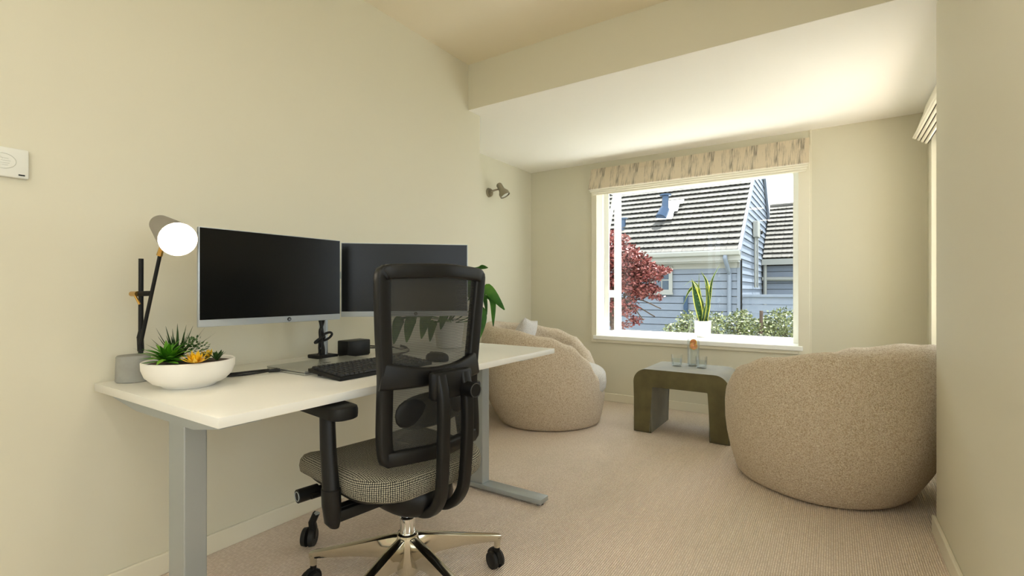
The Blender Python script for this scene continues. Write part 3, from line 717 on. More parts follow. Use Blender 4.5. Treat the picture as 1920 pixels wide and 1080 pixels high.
# ============================================================ OFFICE CHAIR
CC = Vector((.845, 1.178, 0)); G = R(172)
ch = thing('office_chair', CC, 'black mesh-backed office chair on a polished metal five-star base at the desk', 'chair', G)
O = lambda n, b, m, p=ch, **k: obj(n, b, m, p, local=True, **k)
BR = .338; ph0 = R(61.8)-G
for i in range(5):
    a = ph0+i*2*PI/5; cs_, sn_ = math.cos(a), math.sin(a); u = Vector((cs_, sn_, 0)); v = Vector((-sn_, cs_, 0)); zc = Vector((0, 0, 1))
    rs = []
    for s, zt, h, wd in ((.012, .208, .10, .026), (.045, .208, .09, .034), (.11, .192, .062, .036), (.20, .166, .040, .033), (.29, .142, .028, .030), (.335, .131, .024, .027), (.35, .126, .020, .021)):
        r_ = []
        for aa, hh in ((-.5, -.06), (-.42, -.03), (-.16, 0), (.16, 0), (.42, -.03), (.5, -.06), (.46, -.6), (.3, -1), (-.3, -1), (-.46, -.6)):
            r_.append(u*s+v*(aa*wd)+zc*(zt+hh*h if hh > -.1 else zt-h*abs(hh)))
        rs.append(r_)
    b = B(); rings(b, rs); cyl(b, u*BR+zc*.083, u*BR+zc*.118, .0115, .013); O('base_leg', b, M['alu'], ang=50)
    sw_ = a+(R(70) if i != 0 else R(100)); w1 = Vector((math.cos(sw_), math.sin(sw_), 0)); w2 = Vector((-w1.y, w1.x, 0)); wc = u*BR+w1*.012+zc*.032
    b = B()
    cyl(b, u*BR+zc*.05, u*BR+zc*.088, .0105); 
    pts = [wc+w1*.036*math.cos(q)+zc*.036*math.sin(q) for q in [R(x) for x in range(20, 200, 20)]]
    sweep(b, pts, rrect(.013, .02, .003, 1), w2)
    cs = O('castor', b, M['black'])
    for s in (-1, 1):
        b = B(); cyl(b, wc+w2*s*.0075, wc+w2*s*.021, .032, .030, 28); cyl(b, wc+w2*s*.021, wc+w2*s*.023, .022, .018, 20); O('wheel', b, M['rubber'], cs)
b = B(); lathe(b, [(0, .075), (.028, .075), (.040, .09), (.040, .19), (.034, .214), (.028, .218), (0, .218)], n=40); O('base_hub', b, M['alu'])
b = B(); lathe(b, [(0, .018), (.0225, .018), (.0245, .05), (.0245, .09), (.0245, .21), (.0255, .212), (.0255, .268), (.022, .272), (.018, .262), (.018, .255), (0, .255)], n=32); O('gas_cylinder', b, M['chrome'])
b = B(); lathe(b, [(0, .20), (.0145, .2), (.0145, .36), (0, .36)], n=24); O('piston', b, M['chrome'])
# mechanism under the seat
b = B(); ellipsoid(b, (.005, 0, .372), (.175, .115, .068), .75, 28, 12); bx(b, -.10, .12, -.055, .055, .33, .40, .01); O('tilt_mechanism', b, M['black'])
b = B(); 
rs = []
for z_, sc_ in ((.372, .62), (.385, .80), (.400, .92), (.412, .97), (.416, .96)):
    rs.append([(.08+p[0]*sc_, p[1]*sc_, z_) for p in rrect(.49, .48, .14, 6)])
rings(b, rs); O('seat_pan', b, M['blackm'])
# seat cushion
b = B(); rs = []
def seatring(z_, ins, nose=0): 
    return [(.09+p[0]*(1-ins), p[1]*(1-ins), z_ + .016*((p[1]/.25)**2) - .022*max(0, (p[0]-.12)/.13)**2) for p in rrect(.535, .50, .13, 8)]
for z_, ins in ((.402, .12), (.404, .05), (.412, .012), (.432, 0), (.452, .012), (.466, .05), (.474, .12), (.478, .25), (.479, .5), (.479, .8)): rs.append(seatring(z_, ins))
rings(b, rs)
so = O('seat_cushion', b, M['seat'], ang=80); uvl = so.data.uv_layers.new(name='weave')
for pl in so.data.polygons:
    top_ = pl.normal.z > .72 or pl.normal.z < -.7
    pa = None
    for li in pl.loop_indices:
        co = so.data.vertices[so.data.loops[li].vertex_index].co
        if top_: uvl.data[li].uv = (co.x, co.y)
        else:
            an = math.atan2(co.y, co.x-.09)
            if pa is None: pa = an
            elif an-pa > PI: an -= 2*PI
            elif pa-an > PI: an += 2*PI
            uvl.data[li].uv = (an*.275, co.z*1.1)
for s in (1, -1):
    b = B(); bx(b, -.02, .02, min(s*.09, s*.28), max(s*.09, s*.28), .345, .38, .006); O('arm_mount', b, M['black'])
# levers
b = B(); cyl(b, (.13, .10, .385), (.13, .27, .385), .008); cyl(b, (.16, .235, .387), (.16, .30, .387), .021, .021, 28); cyl(b, (.16, .05, .387), (.16, .24, .387), .014); O('tension_handle', b, M['black'])
b = B(); tube(b, [(.16+.014*math.cos(q), .3015, .387+.014*math.sin(q)) for q in [2*PI*k/20 for k in range(20)]], .0014, 6, closed=True); O('handle_ring', b, M['silver'])
# arm rests
for s in (1, -1):
    b = B(); rs = []
    for x_, y_, z_, ax_, ay_ in ((-0.008, 0.269, .335, .018, .013), (-0.004, 0.272, .35, .026, .022), (0.002, 0.272, .40, .033, .026), (0.005, 0.272, .445, .033, .026), (0.006, 0.272, .448, .029, .023), (0.027, 0.269, .56, .028, .022), (0.042, 0.264, .66, .027, .021)):
        rs.append([(x_+ax_*math.cos(2*PI*k/24), s*(y_+ay_*math.sin(2*PI*k/24)), z_) for k in range(24)])
    rings(b, rs); bx(b, -.005, .03, min(s*.16, s*.28), max(s*.16, s*.28), .345, .385, .008); O('arm_post', b, M['black'])
    b = B(); rs = []
    for z_, ins in ((.655, .15), (.658, .03), (.668, 0), (.682, .0), (.690, .05), (.693, .16)):
        rs.append([(.058+p[0]*(1-ins*.3), s*.256+p[1]*(1-ins), z_) for p in rrect(.25, .092, .036, 5)])
    rings(b, rs); O('arm_pad', b, M['blackm'])
# back
def bk(y, z):
    """back surface: x for lateral y and height z"""
    zz = (z-.5)/.62
    base = -.155-.055*max(0, zz-.35)**1.3-.035*max(0, .3-zz)
    return base+.05*(y/.22)**2
def outline(ins=0):
    pts = [(-.200+ins, .60), (-.196+ins, .70), (-.196+ins, .78), (-.206+ins, .90), (-.214+ins, 1.02), (-.216+ins, 1.075), (-.200+ins*.8, 1.100-ins*.8), (-.16, 1.108-ins), (0, 1.114-ins), (.16, 1.108-ins), (.200-ins*.8, 1.100-ins*.8), (.216-ins, 1.075), (.214-ins, 1.02), (.206-ins, .90), (.196-ins, .78), (.196-ins, .70), (.200-ins, .60), (.196-ins, .54), (.176-ins*.6, .522+ins*.6), (.12, .512+ins), (0, .508+ins), (-.12, .512+ins), (-.176+ins*.6, .522+ins*.6), (-.196+ins, .54)]
    c = pts+pts[:1]
    return pts
pts = [Vector((bk(y, z), y, z)) for y, z in outline(.022)]
def densify(p, closed=True, n=4):
    m_ = len(p); out = []
    for i in range(m_):
        a, b_, c, d = p[(i-1) % m_], p[i], p[(i+1) % m_], p[(i+2) % m_]
        for k in range(n):
            t_ = k/n; out.append(.5*((2*b_)+(-a+c)*t_+(2*a-5*b_+4*c-d)*t_*t_+(-a+3*b_-3*c+d)*t_**3))
    return out
b = B(); sweep(b, densify(pts), rrect(.044, .032, .007, 2), (1, 0, 0), closed=True); O('back_frame', b, M['black'], ang=50)
# cross bar
b = B(); cb = [Vector((bk(y, .765)-.008, y, .765+.018*(abs(y)/.2)**2)) for y in [-.19+.38*k/16 for k in range(17)]]
sweep(b, cb, lambda f: rrect(.085-.03*math.sin(PI*f), .028, .01, 3), (1, 0, 0)); O('cross_bar', b, M['black'], ang=50)
# mesh
b = B(); ny, nz = 22, 40; grid = []
for j in range(nz+1):
    z = .52+(1.102-.52)*j/nz
    row = []
    for i in range(ny+1):
        hw = .196+.018*max(0, (z-.78)/.3)-.0; hw -= .016
        if z > 1.08: hw -= (z-1.08)*1.0
        if z < .55: hw -= (.55-z)*1.0
        y = hw*(2*i/ny-1); row.append(b.verts.new((bk(y, z)+.006, y, z)))
    grid.append(row)
for j in range(nz):
    for i in range(ny): b.faces.new((grid[j][i], grid[j][i+1], grid[j+1][i+1], grid[j+1][i]))
O('back_mesh', b, M['mesh'], ang=90)
# lumbar pad
b = B(); ellipsoid(b, (bk(0, .66)+.022, 0.01, .655), (.014, .135, .055), .8, 28, 12); O('lumbar_pad', b, M['blackm'])
# spine
for s in (1, -1):
    pth = bez([(-.222, s*.048, .775), (-.240, s*.048, .70), (-.240, s*.048, .58), (-.232, s*.046, .46), (-.218, s*.044, .40), (-.175, s*.04, .352), (-.11, s*.038, .335), (-.06, s*.036, .345)], 6)
    b = B(); sweep(b, pth, rrect(.030, .036, .008, 3), (0, 1, 0)); O('spine_rail', b, M['black'], ang=50)
b = B(); box(b, (-.218, 0, .745), (.034, .155, .085), .010); box(b, (-.190, .0, .76), (.05, .10, .05), .01); O('spine_bracket', b, M['black'])
b = B(); cyl(b, (-.232, -.046, .725), (-.28, -.046, .725), .025, .023, 32); kb = O('height_knob', b, M['black'])
b = B(); tube(b, [(-.2805, -.046+.021*math.cos(q), .725+.021*math.sin(q)) for q in [2*PI*k/28 for k in range(28)]], .0018, 6, closed=True); O('knob_rim', b, M['keys'], kb)
# the odd castor by the skirting board
o3 = P(580, 1016, 1.965); o3.z = 0
t = thing('castor', (o3.x, o3.y, 0), 'black twin-wheel castor on the carpet beside the skirting board, behind the armrest', 'castor')
w1 = Vector((.55, -.83, 0)).normalized(); w2 = Vector((-w1.y, w1.x, 0)); z1 = Vector((0, 0, 1)); oc = Vector((o3.x, o3.y, .037))
cr_ = Vector((CS, SN, 0)); tp = oc+cr_*.028+z1*.095
b = B(); sweep(b, [oc+cr_*.012, oc+cr_*.016+z1*.035, oc+cr_*.012+z1*.06, tp], lambda f: rrect(.032-.006*f, .03-.004*f, .007, 2), w2); fk = obj('fork', b, M['black'], t, ang=50)
b = B(); box(b, tp+z1*.0, (.022, .02, .006), .001); obj('metal_tip', b, M['silver'], t)
for s in (-1, 1):
    b = B(); cyl(b, oc+cr_*s*.006, oc+cr_*s*.024, .037, .034, 28); obj('wheel', b, M['rubber'], t)

# ============================================================ ARMCHAIRS
def interp(tb, x):
    for (a, va), (c, vc) in zip(tb, tb[1:]):
        if x <= c: 
            f = (x-a)/(c-a); f = f*f*(3-2*f); return va+(vc-va)*f
    return tb[-1][1]
HT = [(0, .30), (20, .32), (32, .43), (44, .545), (58, .635), (80, .695), (120, .745), (180, .78)]
def armchair(loc, rz, label):
    t = thing('armchair', loc, label, 'armchair', rz, 'round boucle armchairs facing across the green table')
    b = B(); NP = 96; rs = []
    for i in range(NP):
        a = 360*i/NP; aa = a if a <= 180 else 360-a; ph = R(a); H_ = interp(HT, aa)
        c_, s_ = math.cos(ph), math.sin(ph); ex = 2.25
        k = (abs(c_)**ex+abs(s_)**ex)**(-1/ex)
        def rad(z, inset=0.0):
            f = max(0, min(1, z/.78))
            # foot is narrower than the middle, more so behind than in front
            side_b = .505-.115*(1-f/.52)**2 if f < .52 else .505-.06*((f-.52)/.48)**2
            back_b = .50-.17*(1-f/.6)**2 if f < .6 else .50-.03*((f-.6)/.4)**2
            front_b = .50-.05*(1-f/.45)**2 if f < .45 else .50-.10*((f-.45)/.55)**2
            bl = front_b if c_ > 0 else back_b
            e_ = ((c_/bl)**2+(s_/side_b)**2)**-.5
            kk = k if c_ > 0 else 1+(k-1)*.45
            return e_*(1+(kk-1)*.75)-inset
        th = .125 if aa > 40 else .125+(.05)*(40-aa)/40
        tt = min(th/2, H_*.45)
        sec = []
        for z in (0.004, .012, .03, .08, .15, .23, .31, .40, .49, .58, .66):
            if z < H_-tt*1.05: sec.append((rad(z)-(.02 if z < .008 else (.006 if z < .02 else 0)), z))
        while len(sec) < 11:
            z = sec[-1][1]+(H_-tt-sec[-1][1])*.5; sec.append((rad(z), z))
        cen = rad(H_-tt)-tt
        for q in range(0, 181, 22):
            sec.append((cen+tt*math.cos(R(q)), H_-tt+tt*math.sin(R(q))))
        zi = .24
        for z in (H_-tt-(H_-tt-zi)*f for f in (.33, .66, 1)):
            sec.append((rad(max(z, .2))-th-.012, min(z, H_-tt-.001)))
        sec.append((.05, min(.235, H_-tt-.01))); sec.append((.05, .004))
        rs.append([(r_*c_, r_*s_, z) for r_, z in sec])
    rings(b, rs, closed=True)
    obj('shell', b, M['boucle'], t, local=True, ang=85)
    b = B(); ellipsoid(b, (.085, 0, .33), (.42, .335, .125), .62, 48, 16)
    obj('seat_cushion', b, M['boucle2'], t, local=True, ang=85)
    return t
armchair((.09, 3.42, 0), R(24), 'beige boucle tub armchair behind the desk, with a white pillow in it')
armchair((2.03, 3.12, 0), R(153), 'large beige boucle tub armchair seen from behind beside the right wall')
# pillow on left chair
t = thing('throw_pillow', (-.06, 3.46, .46), 'off-white square pillow leaning in the left armchair', 'pillow')
b = B(); rt = Matrix.Rotation(R(12), 4, 'Z') @ Matrix.Rotation(R(-68), 4, 'Y') @ Matrix.Rotation(R(8), 4, 'Z'); NN = 14; vt = {}
for sgn in (1, -1):
    for i in range(NN+1):
        for j in range(NN+1):
            u, v = 2*i/NN-1, 2*j/NN-1; edge = max(abs(u), abs(v)) > .999
            th = .075*((1-u*u)*(1-v*v))**.45; pin = 1-.07*(1-abs(u*v))*1
            if edge and sgn < 0: vt[(sgn, i, j)] = vt[(1, i, j)]; continue
            vt[(sgn, i, j)] = b.verts.new((u*.20*pin, v*.20*pin, sgn*th))
for sgn in (1, -1):
    for i in range(NN):
        for j in range(NN): b.faces.new((vt[(sgn, i, j)], vt[(sgn, i+1, j)], vt[(sgn, i+1, j+1)], vt[(sgn, i, j+1)]))
bmesh.ops.transform(b, matrix=Matrix.Translation((-.15, 3.49, .605)) @ rt, verts=b.verts)
obj('cover', b, M['boucle2'], t, ang=85)

# ============================================================ GREEN TABLE
TX0, TX1, TY0, TY1, TZ = .822, 1.475, 3.478, 3.945, .462
b = B(); r_o, lg_w, th = .095, .128, .115; prof = [(TX0, 0), ]
def arc(cx_, cz_, r, a0, a1, n=10): return [(cx_+r*math.cos(R(a0+(a1-a0)*k/n)), cz_+r*math.sin(R(a0+(a1-a0)*k/n))) for k in range(n+1)]
prof = [(TX0, .002)]+arc(TX0+r_o, TZ-r_o, r_o, 180, 90)+arc(TX1-r_o, TZ-r_o, r_o, 90, 0)+[(TX1, .002), (TX1-lg_w, .002)]+arc(TX1-lg_w-.015, TZ-th-.015, .015, 0, 90, 3)+arc(TX0+lg_w+.015, TZ-th-.015, .015, 90, 180, 3)+[(TX0+lg_w, .002)]
fr_ = [b.verts.new((x, TY0, z)) for x, z in prof]; bk_ = [b.verts.new((x, TY1, z)) for x, z in prof]
b.faces.new(fr_); b.faces.new(list(reversed(bk_)))
for i in range(len(prof)): b.faces.new((fr_[i], fr_[(i+1) % len(prof)], bk_[(i+1) % len(prof)], bk_[i]))
ed = [e for e in b.edges if abs(e.verts[0].co.y-e.verts[1].co.y) < 1e-6]
bmesh.ops.bevel(b, geom=ed, offset=.010, segments=3, affect='EDGES')
tag(obj('side_table', b, M['velvet'], loc=(TX0, TY0, 0), ang=35), 'olive green velvet waterfall side table between the armchairs', 'table')
def tumbler(px, py, label):
    c = P(px, py, (CAM_H-TZ)*F_PX/(py-HZ)); c.z = TZ
    t = thing('glass_tumbler', c, label, 'glass', group='water glasses on the green table')
    b = B(); lathe(b, [(0, 0), (.034, 0), (.037, .004), (.042, .085), (.040, .085), (.035, .010), (0, .010)], c, 36); obj('glass', b, M['glass'], t)
    b = B(); lathe(b, [(0, .011), (.034, .011), (.0372, .055), (0, .055)], c, 30); obj('water', b, M['water'], t)
tumbler(1269, 686, 'glass tumbler of water left of the carafe on the green table')
tumbler(1315, 690, 'glass tumbler of water in front of the carafe, nearer the large armchair')
c = P(1300, 684, 3.68); c.z = TZ
t = thing('water_carafe', c, 'tall glass carafe with water and citrus slices on the green table', 'carafe')
b = B(); lathe(b, [(0, 0), (.040, 0), (.044, .006), (.044, .20), (.042, .235), (.030, .27), (.021, .30), (.020, .365), (.018, .365), (.019, .30), (.028, .268), (.040, .232), (.042, .2), (.0415, .010), (0, .010)], c, 40); obj('glass', b, M['glass'], t)
b = B(); lathe(b, [(0, .011), (.041, .011), (.0412, .185), (0, .185)], c, 32); obj('water', b, M['water'], t)
for k, (dx, dy, z, a) in enumerate(((.004, -.012, .150, 30), (-.006, .012, .145, 80), (.0, .0, .175, -20))):
    q = Matrix.Rotation(R(a), 4, 'Z') @ Matrix.Rotation(R(70), 4, 'X'); cc = c+Vector((dx, dy, z))
    b = B(); lathe(b, [(0, -.003), (.024, -.003), (.024, .003), (0, .003)], cc, 24, q); sl = obj('citrus_slice', b, M['orange'], t)
    b = B(); lathe(b, [(.0242, -.0035), (.028, -.003), (.028, .003), (.0242, .0035)], cc, 24, q); obj('peel', b, M['peel'], sl)

# ============================================================ SNAKE PLANT ON THE SILL
sc_ = Vector((1.06, 4.645, OZ0)); dS = 4.43
t = thing('snake_plant', sc_, 'snake plant with yellow-edged leaves in a white pot on the window sill', 'plant')
b = B(); lathe(b, [(0, 0), (.064, 0), (.066, .003), (.072, .142), (.072, .146), (.067, .146), (.066, .12), (0, .12)], sc_, 40); obj('pot', b, M['ceramic'], t)
b = B(); lathe(b, [(0, .132), (.066, .13), (.064, .121), (0, .121)], sc_, 24); obj('soil', b, M['soil'], t)
lf = lambda f: (.55+.45*math.sin(PI*min(1, f*1.1)))*(1-f**4)
SP = [([(1314, 600), (1306, 562), (1297, 522)], .072, 0), ([(1318, 600), (1318, 570), (1311, 546), (1311, 512)], .03, .02), ([(1322, 600), (1327, 560), (1325, 530), (1314, 508)], .036, .05),
      ([(1326, 600), (1328, 570), (1326, 526)], .035, -.01), ([(1329, 600), (1331, 560), (1336, 525), (1351, 494)], .038, .0), ([(1331, 600), (1326, 555), (1322, 528)], .026, .03),
      ([(1318, 600), (1306, 545), (1293, 545), (1281, 572)], .030, .03), ([(1320, 600), (1312, 545), (1298, 527), (1282, 536)], .026, .05), ([(1316, 600), (1320, 585), (1325, 566)], .03, -.03)]
for k, (pp, wd, dz) in enumerate(SP):
    pts = [P(x, y, dS+dz*min(1, i)) for i, (x, y) in enumerate(pp)]
    pts[0].z = OZ0+.125; pts[0] = Vector((sc_.x+(pts[0].x-sc_.x)*.6, sc_.y+(pts[0].y-sc_.y)*.6, pts[0].z))
    for p_ in pts: p_.y = min(p_.y, 4.755)
    sd_ = Vector((CS, SN, .1)) if k % 3 != 1 else Vector((CS*.6, SN-.9, .1))
    b = B(); leaf(b, pts, wd, sd_, .25, .0025, lf, 6); lo = obj('leaf', b, M['snakey'], t)
    b = B(); leaf(b, [p_+Vector((.0, -.0022, 0)) for p_ in pts], wd*.72, sd_, .25, .003, lf, 6); obj('leaf_centre', b, M['snake'], lo)

# ============================================================ OUTSIDE: NEIGHBOUR'S HOUSE
HY, HXR, EZ, SL = 10.0, .60, 1.72, R(42)
RIDGE_Y = 13.0; RZ_ = EZ+(RIDGE_Y-9.75)*math.tan(SL)
hs = thing('house', (HXR, HY, -.7), 'pale blue weatherboard house with grey tiled roof beyond the window', 'house')
# tile prototype: lies along +y up-slope from the origin, width along x
TW, TR = .2, .19
def tile_mesh():
    b = B(); n = 8; L_ = TR+.03; rise = .052; th = .010
    xs = [-TW/2+.002+(TW-.004)*k/n for k in range(n+1)]
    wz = [.006*math.sin(2*PI*2*k/n+.6) for k in range(n+1)]
    fy = [.006*math.sin(2*PI*2*k/n+1.2) for k in range(n+1)]
    f_t = [b.verts.new((x, fy[k], rise+wz[k])) for k, x in enumerate(xs)]; f_b = [b.verts.new((x, fy[k]+.003, rise+wz[k]-th)) for k, x in enumerate(xs)]
    b_t = [b.verts.new((x, L_, .006)) for x in xs[::n]]; b_b = [b.verts.new((x, L_, -.002)) for x in xs[::n]]
    for k in range(n): b.faces.new((f_t[k], f_t[k+1], f_b[k+1], f_b[k]))
    b.faces.new(f_t+[b_t[1], b_t[0]][0:2]); b.faces.new(list(reversed(f_b))+[b_b[0], b_b[1]])
    b.faces.new((b_t[0], b_t[1], b_b[1], b_b[0])); b.faces.new((f_t[0], f_b[0], b_b[0], b_t[0])); b.faces.new((f_t[-1], b_t[1], b_b[1], f_b[-1]))
    bmesh.ops.triangulate(b, faces=b.faces)
    return b
def roof(parent, x0, x1, y_e, z_e, rows_part, ncol, rows_all, far_x0, far_x1):
    """tiles as parts from x1 leftwards (ncol columns), the rest joined"""
    first = obj('roof_tile', tile_mesh(), M['roof'], parent, smooth=False, local=True)
    fm = lambda c, r_: Matrix.Translation((x1-TW/2-c*TW+(0 if r_ % 2 == 0 else -.0), y_e+r_*TR*math.cos(SL), z_e+r_*TR*math.sin(SL))) @ Matrix.Rotation(SL, 4, 'X')
    for r_ in range(rows_part):
        for c in range(ncol):
            if r_ == 0 and c == 0: first.matrix_local = MW[parent].inverted() @ fm(0, 0); continue
            inst(first, parent, fm(c, r_))
    b = B()
    tmpl = tile_mesh(); tm_ = bpy.data.meshes.new('t'); tmpl.to_mesh(tm_); tmpl.free()
    c0, c1 = int(round((x1-far_x1)/TW)), int(round((x1-far_x0)/TW))
    for r_ in range(rows_all):
        for c in range(c0, c1):
            if r_ < rows_part and 0 <= c < ncol: continue
            k0 = len(b.verts); b.from_mesh(tm_); b.verts.ensure_lookup_table(); bmesh.ops.transform(b, matrix=fm(c, r_), verts=b.verts[k0:])
    bpy.data.meshes.remove(tm_)
    obj('farther_roof_tiles', b, M['roof'], parent, smooth=False, kind='stuff')
yE, zE = 9.72, EZ+.03
nr = int((RIDGE_Y-yE)/(TR*math.cos(SL)))
roof(hs, -2.4, HXR+.0, yE, zE, 17, 15, nr, -5.6, HXR)
def slab(bm, x0, x1, ya, za, yb, zb, t_):
    rings(bm, [[(x, ya, za), (x, yb, zb), (x, yb, zb-t_), (x, ya, za-t_)] for x in (x0, x1)])
b = B(); slab(b, -5.6, HXR, yE+.02, zE-.005, RIDGE_Y, zE-.005+(RIDGE_Y-yE-.02)*math.tan(SL), .06)
obj('roof_underlay', b, M['under'], hs, smooth=False)
zR = zE+(RIDGE_Y-yE)*math.tan(SL)
b = B(); slab(b, -5.6, HXR, 16.1, zE-.1, RIDGE_Y, zR, .06); obj('rear_roof', b, M['roof'], hs, smooth=False)
b = B(); slab(b, HXR, HXR+.05, yE, zE+.03, RIDGE_Y, zR+.03, .11); slab(b, HXR, HXR+.05, 16.0, zE-.02, RIDGE_Y, zR+.03, .16); obj('barge_board', b, M['board'], hs, smooth=False)
b = B(); bx(b, -5.6, HXR+.05, yE-.02, yE+.03, EZ-.13, EZ+.03); obj('fascia', b, M['ewhite'], hs, smooth=False)
b = B(); rings(b, [[(x, yE-.02, EZ+.05), (x, yE-.13, EZ+.06), (x, yE-.14, EZ+.03), (x, yE-.12, EZ-.03), (x, yE-.04, EZ-.05), (x, yE-.02, EZ-.05)] for x in (-5.6, HXR+.04)]); obj('gutter', b, M['ewhite'], hs, smooth=False)
b = B(); bx(b, -5.6, HXR, yE+.03, HY+.02, EZ-.16, EZ-.13); bx(b, -5.6, HXR, HY-.03, HY, EZ-.26, EZ-.16); obj('soffit', b, M['ewhite'], hs, smooth=False)
b = B(); bx(b, -5.6, HXR-.03, HY+.02, 15.6, -.7, EZ-.13); rings(b, [[(x, HY+.1, EZ-.13), (x, 15.5, EZ-.13), (x, RIDGE_Y, zR-.2)] for x in (-5.5, HXR-.03)]); obj('shadow_line_core', b, M['under'], hs, smooth=False)  # near-black so the board gaps read as shadow lines
# front weatherboards
PB = .145
def wboard(L_):
    b = B(); rings(b, [[(x, 0, .012), (x, -.020, .012), (x, -.006, PB), (x, 0, PB)] for x in (0, L_)]); return b
z = -.68; first = None
while z < EZ-.30:
    m_ = Matrix.Translation((-5.6, HY, z))
    if first is None: first = obj('weatherboard', wboard(HXR+5.6), M['board'], hs, smooth=False, local=True); first.matrix_local = MW[hs].inverted() @ m_
    else: inst(first, hs, m_)
    z += PB
# gable boards
z = -.68
while z < zR-.3:
    lo_ = HY if z < EZ else max(HY, yE+(z+PB-zE+.12)/math.tan(SL)); hi_ = 15.6 if z < EZ else min(15.6, 2*RIDGE_Y-lo_+.1)
    if hi_-lo_ > .1:
        b = B(); rings(b, [[(HXR-.03, y, z+.006), (HXR-.004, y, z+.006), (HXR-.024, y, z+PB), (HXR-.03, y, z+PB)] for y in (lo_, hi_)]); obj('gable_board', b, M['board'], hs, smooth=False)
    z += PB
b = B(); bx(b, HXR-.05, HXR+.004, HY-.03, HY+.04, -.7, EZ-.14); obj('corner_post', b, M['board'], hs, smooth=False)
b = B(); bx(b, HXR+.004, HXR+.03, HY+.01, HY+.05, -.7, EZ-.1); obj('corner_shadow_strip', b, M['under'], hs, smooth=False)  # dark strip painting the shadow at the corner
# front window
wx0, wx1, wz0, wz1 = -1.45, -.64, .98, 1.52
b = B(); frame_rect(b, 'x', wx0, wx1, wz0, wz1, HY-.06, HY-.015, .07, (-1.05,)); bx(b, wx0-.02, wx1+.02, HY-.09, HY-.06, wz0-.03, wz0+.01); wf = obj('window_frame', b, M['ewhite'], hs, smooth=False)
b = B(); bx(b, wx0+.07, wx1-.07, HY-.04, HY-.02, wz0+.07, wz1-.07); obj('pane', b, M['dglass'], wf, smooth=False)
b = B(); bx(b, wx0+.07, wx1-.07, HY-.05, HY-.04, 1.235, 1.255); bx(b, -.86, -.845, HY-.05, HY-.04, wz0+.07, wz1-.07); obj('glazing_bar', b, M['ewhite'], wf, smooth=False)
b = B(); tube(b, bez([(.40, yE-.08, EZ-.04), (.40, yE-.07, EZ-.12), (.42, HY-.12, EZ-.33), (.42, HY-.06, EZ-.42), (.42, HY-.06, .6), (.42, HY-.06, -.68)], 5), .038, 12); obj('downpipe', b, M['board'], hs)
b = B(); bx(b, -.42, -.34, HY-.06, HY-.015, .25, .93); obj('vent_panel', b, M['flue'], hs, smooth=False)
# flues with flashing
def flue(px, py, dpt, s):
    base = P(px, py, dpt)
    b = B(); rp = Matrix.Rotation(SL, 4, 'X'); cc = base
    for k in range(5):
        o_ = Vector((.17-.035*k, 0, 0))*s
        box(b, cc+Vector((.02+.03*k, .105*k*s-.1*s, .105*k*s*.9-.02*s)), ((.34-.02*(k % 2)*4)*s, .15*s, .012), .002, rp)
    fl = obj('flue_flashing', b, M['flash'], hs, smooth=False)
    b = B(); cyl(b, cc+Vector((-.05, -.13, -.03))*s, cc+Vector((.0, -.0, .18))*s, .12*s, .10*s, 20); cyl(b, cc+Vector((.0, 0, .15))*s, cc+Vector((.01, .0, .46))*s, .075*s, .065*s, 20)
    cyl(b, cc+Vector((.01, 0, .46))*s, cc+Vector((.01, 0, .49))*s, .12*s, .12*s, 24); obj('flue_pipe', b, M['flue'], hs)
flue(1247, 407, 10.55, 1.0)
flue(1168, 442, 10.9, .8)
# gable services
b = B(); bx(b, HXR, HXR+.10, 11.75, 12.15, 2.2, 2.55, .01); obj('meter_box', b, M['ewhite'], hs, smooth=False)
b = B(); cyl(b, (HXR+.03, 11.9, 1.1), (HXR+.03, 11.9, 2.2), .025); cyl(b, (HXR+.03, 12.3, 1.1), (HXR+.03, 12.3, 2.3), .018); obj('service_pipe', b, M['ewhite'], hs)
b = B(); lathe(b, [(0, 0), (.06, 0), (.05, .03), (0, .05)], (HXR, 13.2, 2.45), 16, Matrix.Rotation(R(90), 4, 'Y')); obj('wall_lamp', b, M['blackm'], hs)
# wing to the right
wg = thing('house_wing', (HXR, 13.5, -.7), 'rear wing with a lower grey tiled roof behind the fence', 'house')
roof(wg, 0, HXR+.02+1.0, 13.4, EZ+.08, 12, 5, 12, HXR+.1, 4.4)
WR = 13.4+12*TR*math.cos(SL); WZ = EZ+.08+12*TR*math.sin(SL)
b = B(); slab(b, HXR+.02, 4.4, 13.42, EZ+.07, WR, WZ-.01, .06); slab(b, HXR+.02, 4.4, WR+1.6, EZ+.07, WR, WZ, .05); obj('roof_underlay', b, M['under'], wg, smooth=False)
first = None; x = HXR+.12
while x < 4.4:
    if first is None:
        b = B(); cyl(b, (-.1, 0, 0), (.12, 0, 0), .06, .068, 12); first = obj('ridge_cap', b, M['roof'], wg, local=True); first.matrix_local = MW[wg].inverted() @ Matrix.Translation((x, WR, WZ+.02))
    else: inst(first, wg, Matrix.Translation((x, WR, WZ+.02)))
    x += .21
b = B(); bx(b, HXR, 4.4, 13.6, 16.4, -.7, EZ+.02); obj('shadow_line_core', b, M['under'], wg, smooth=False)  # near-black again, painting shadow lines between the wing boards
b = B(); bx(b, HXR, 4.4, 13.36, 13.42, EZ-.06, EZ+.08); obj('fascia', b, M['ewhite'], wg, smooth=False)
b = B(); cyl(b, (HXR+.0, 13.5, 1.32), (4.2, 13.5, 1.28), .05); cyl(b, (HXR+.06, 13.48, .5), (HXR+.06, 13.48, EZ-.05), .04); obj('horizontal_pipe', b, M['ewhite'], wg)
z = -.68; first = None
while z < EZ-.1:
    m_ = Matrix.Translation((HXR, 13.6, z))
    if first is None: first = obj('weatherboard', wboard(3.8), M['board'], wg, smooth=False, local=True); first.matrix_local = MW[wg].inverted() @ m_
    else: inst(first, wg, m_)
    z += PB
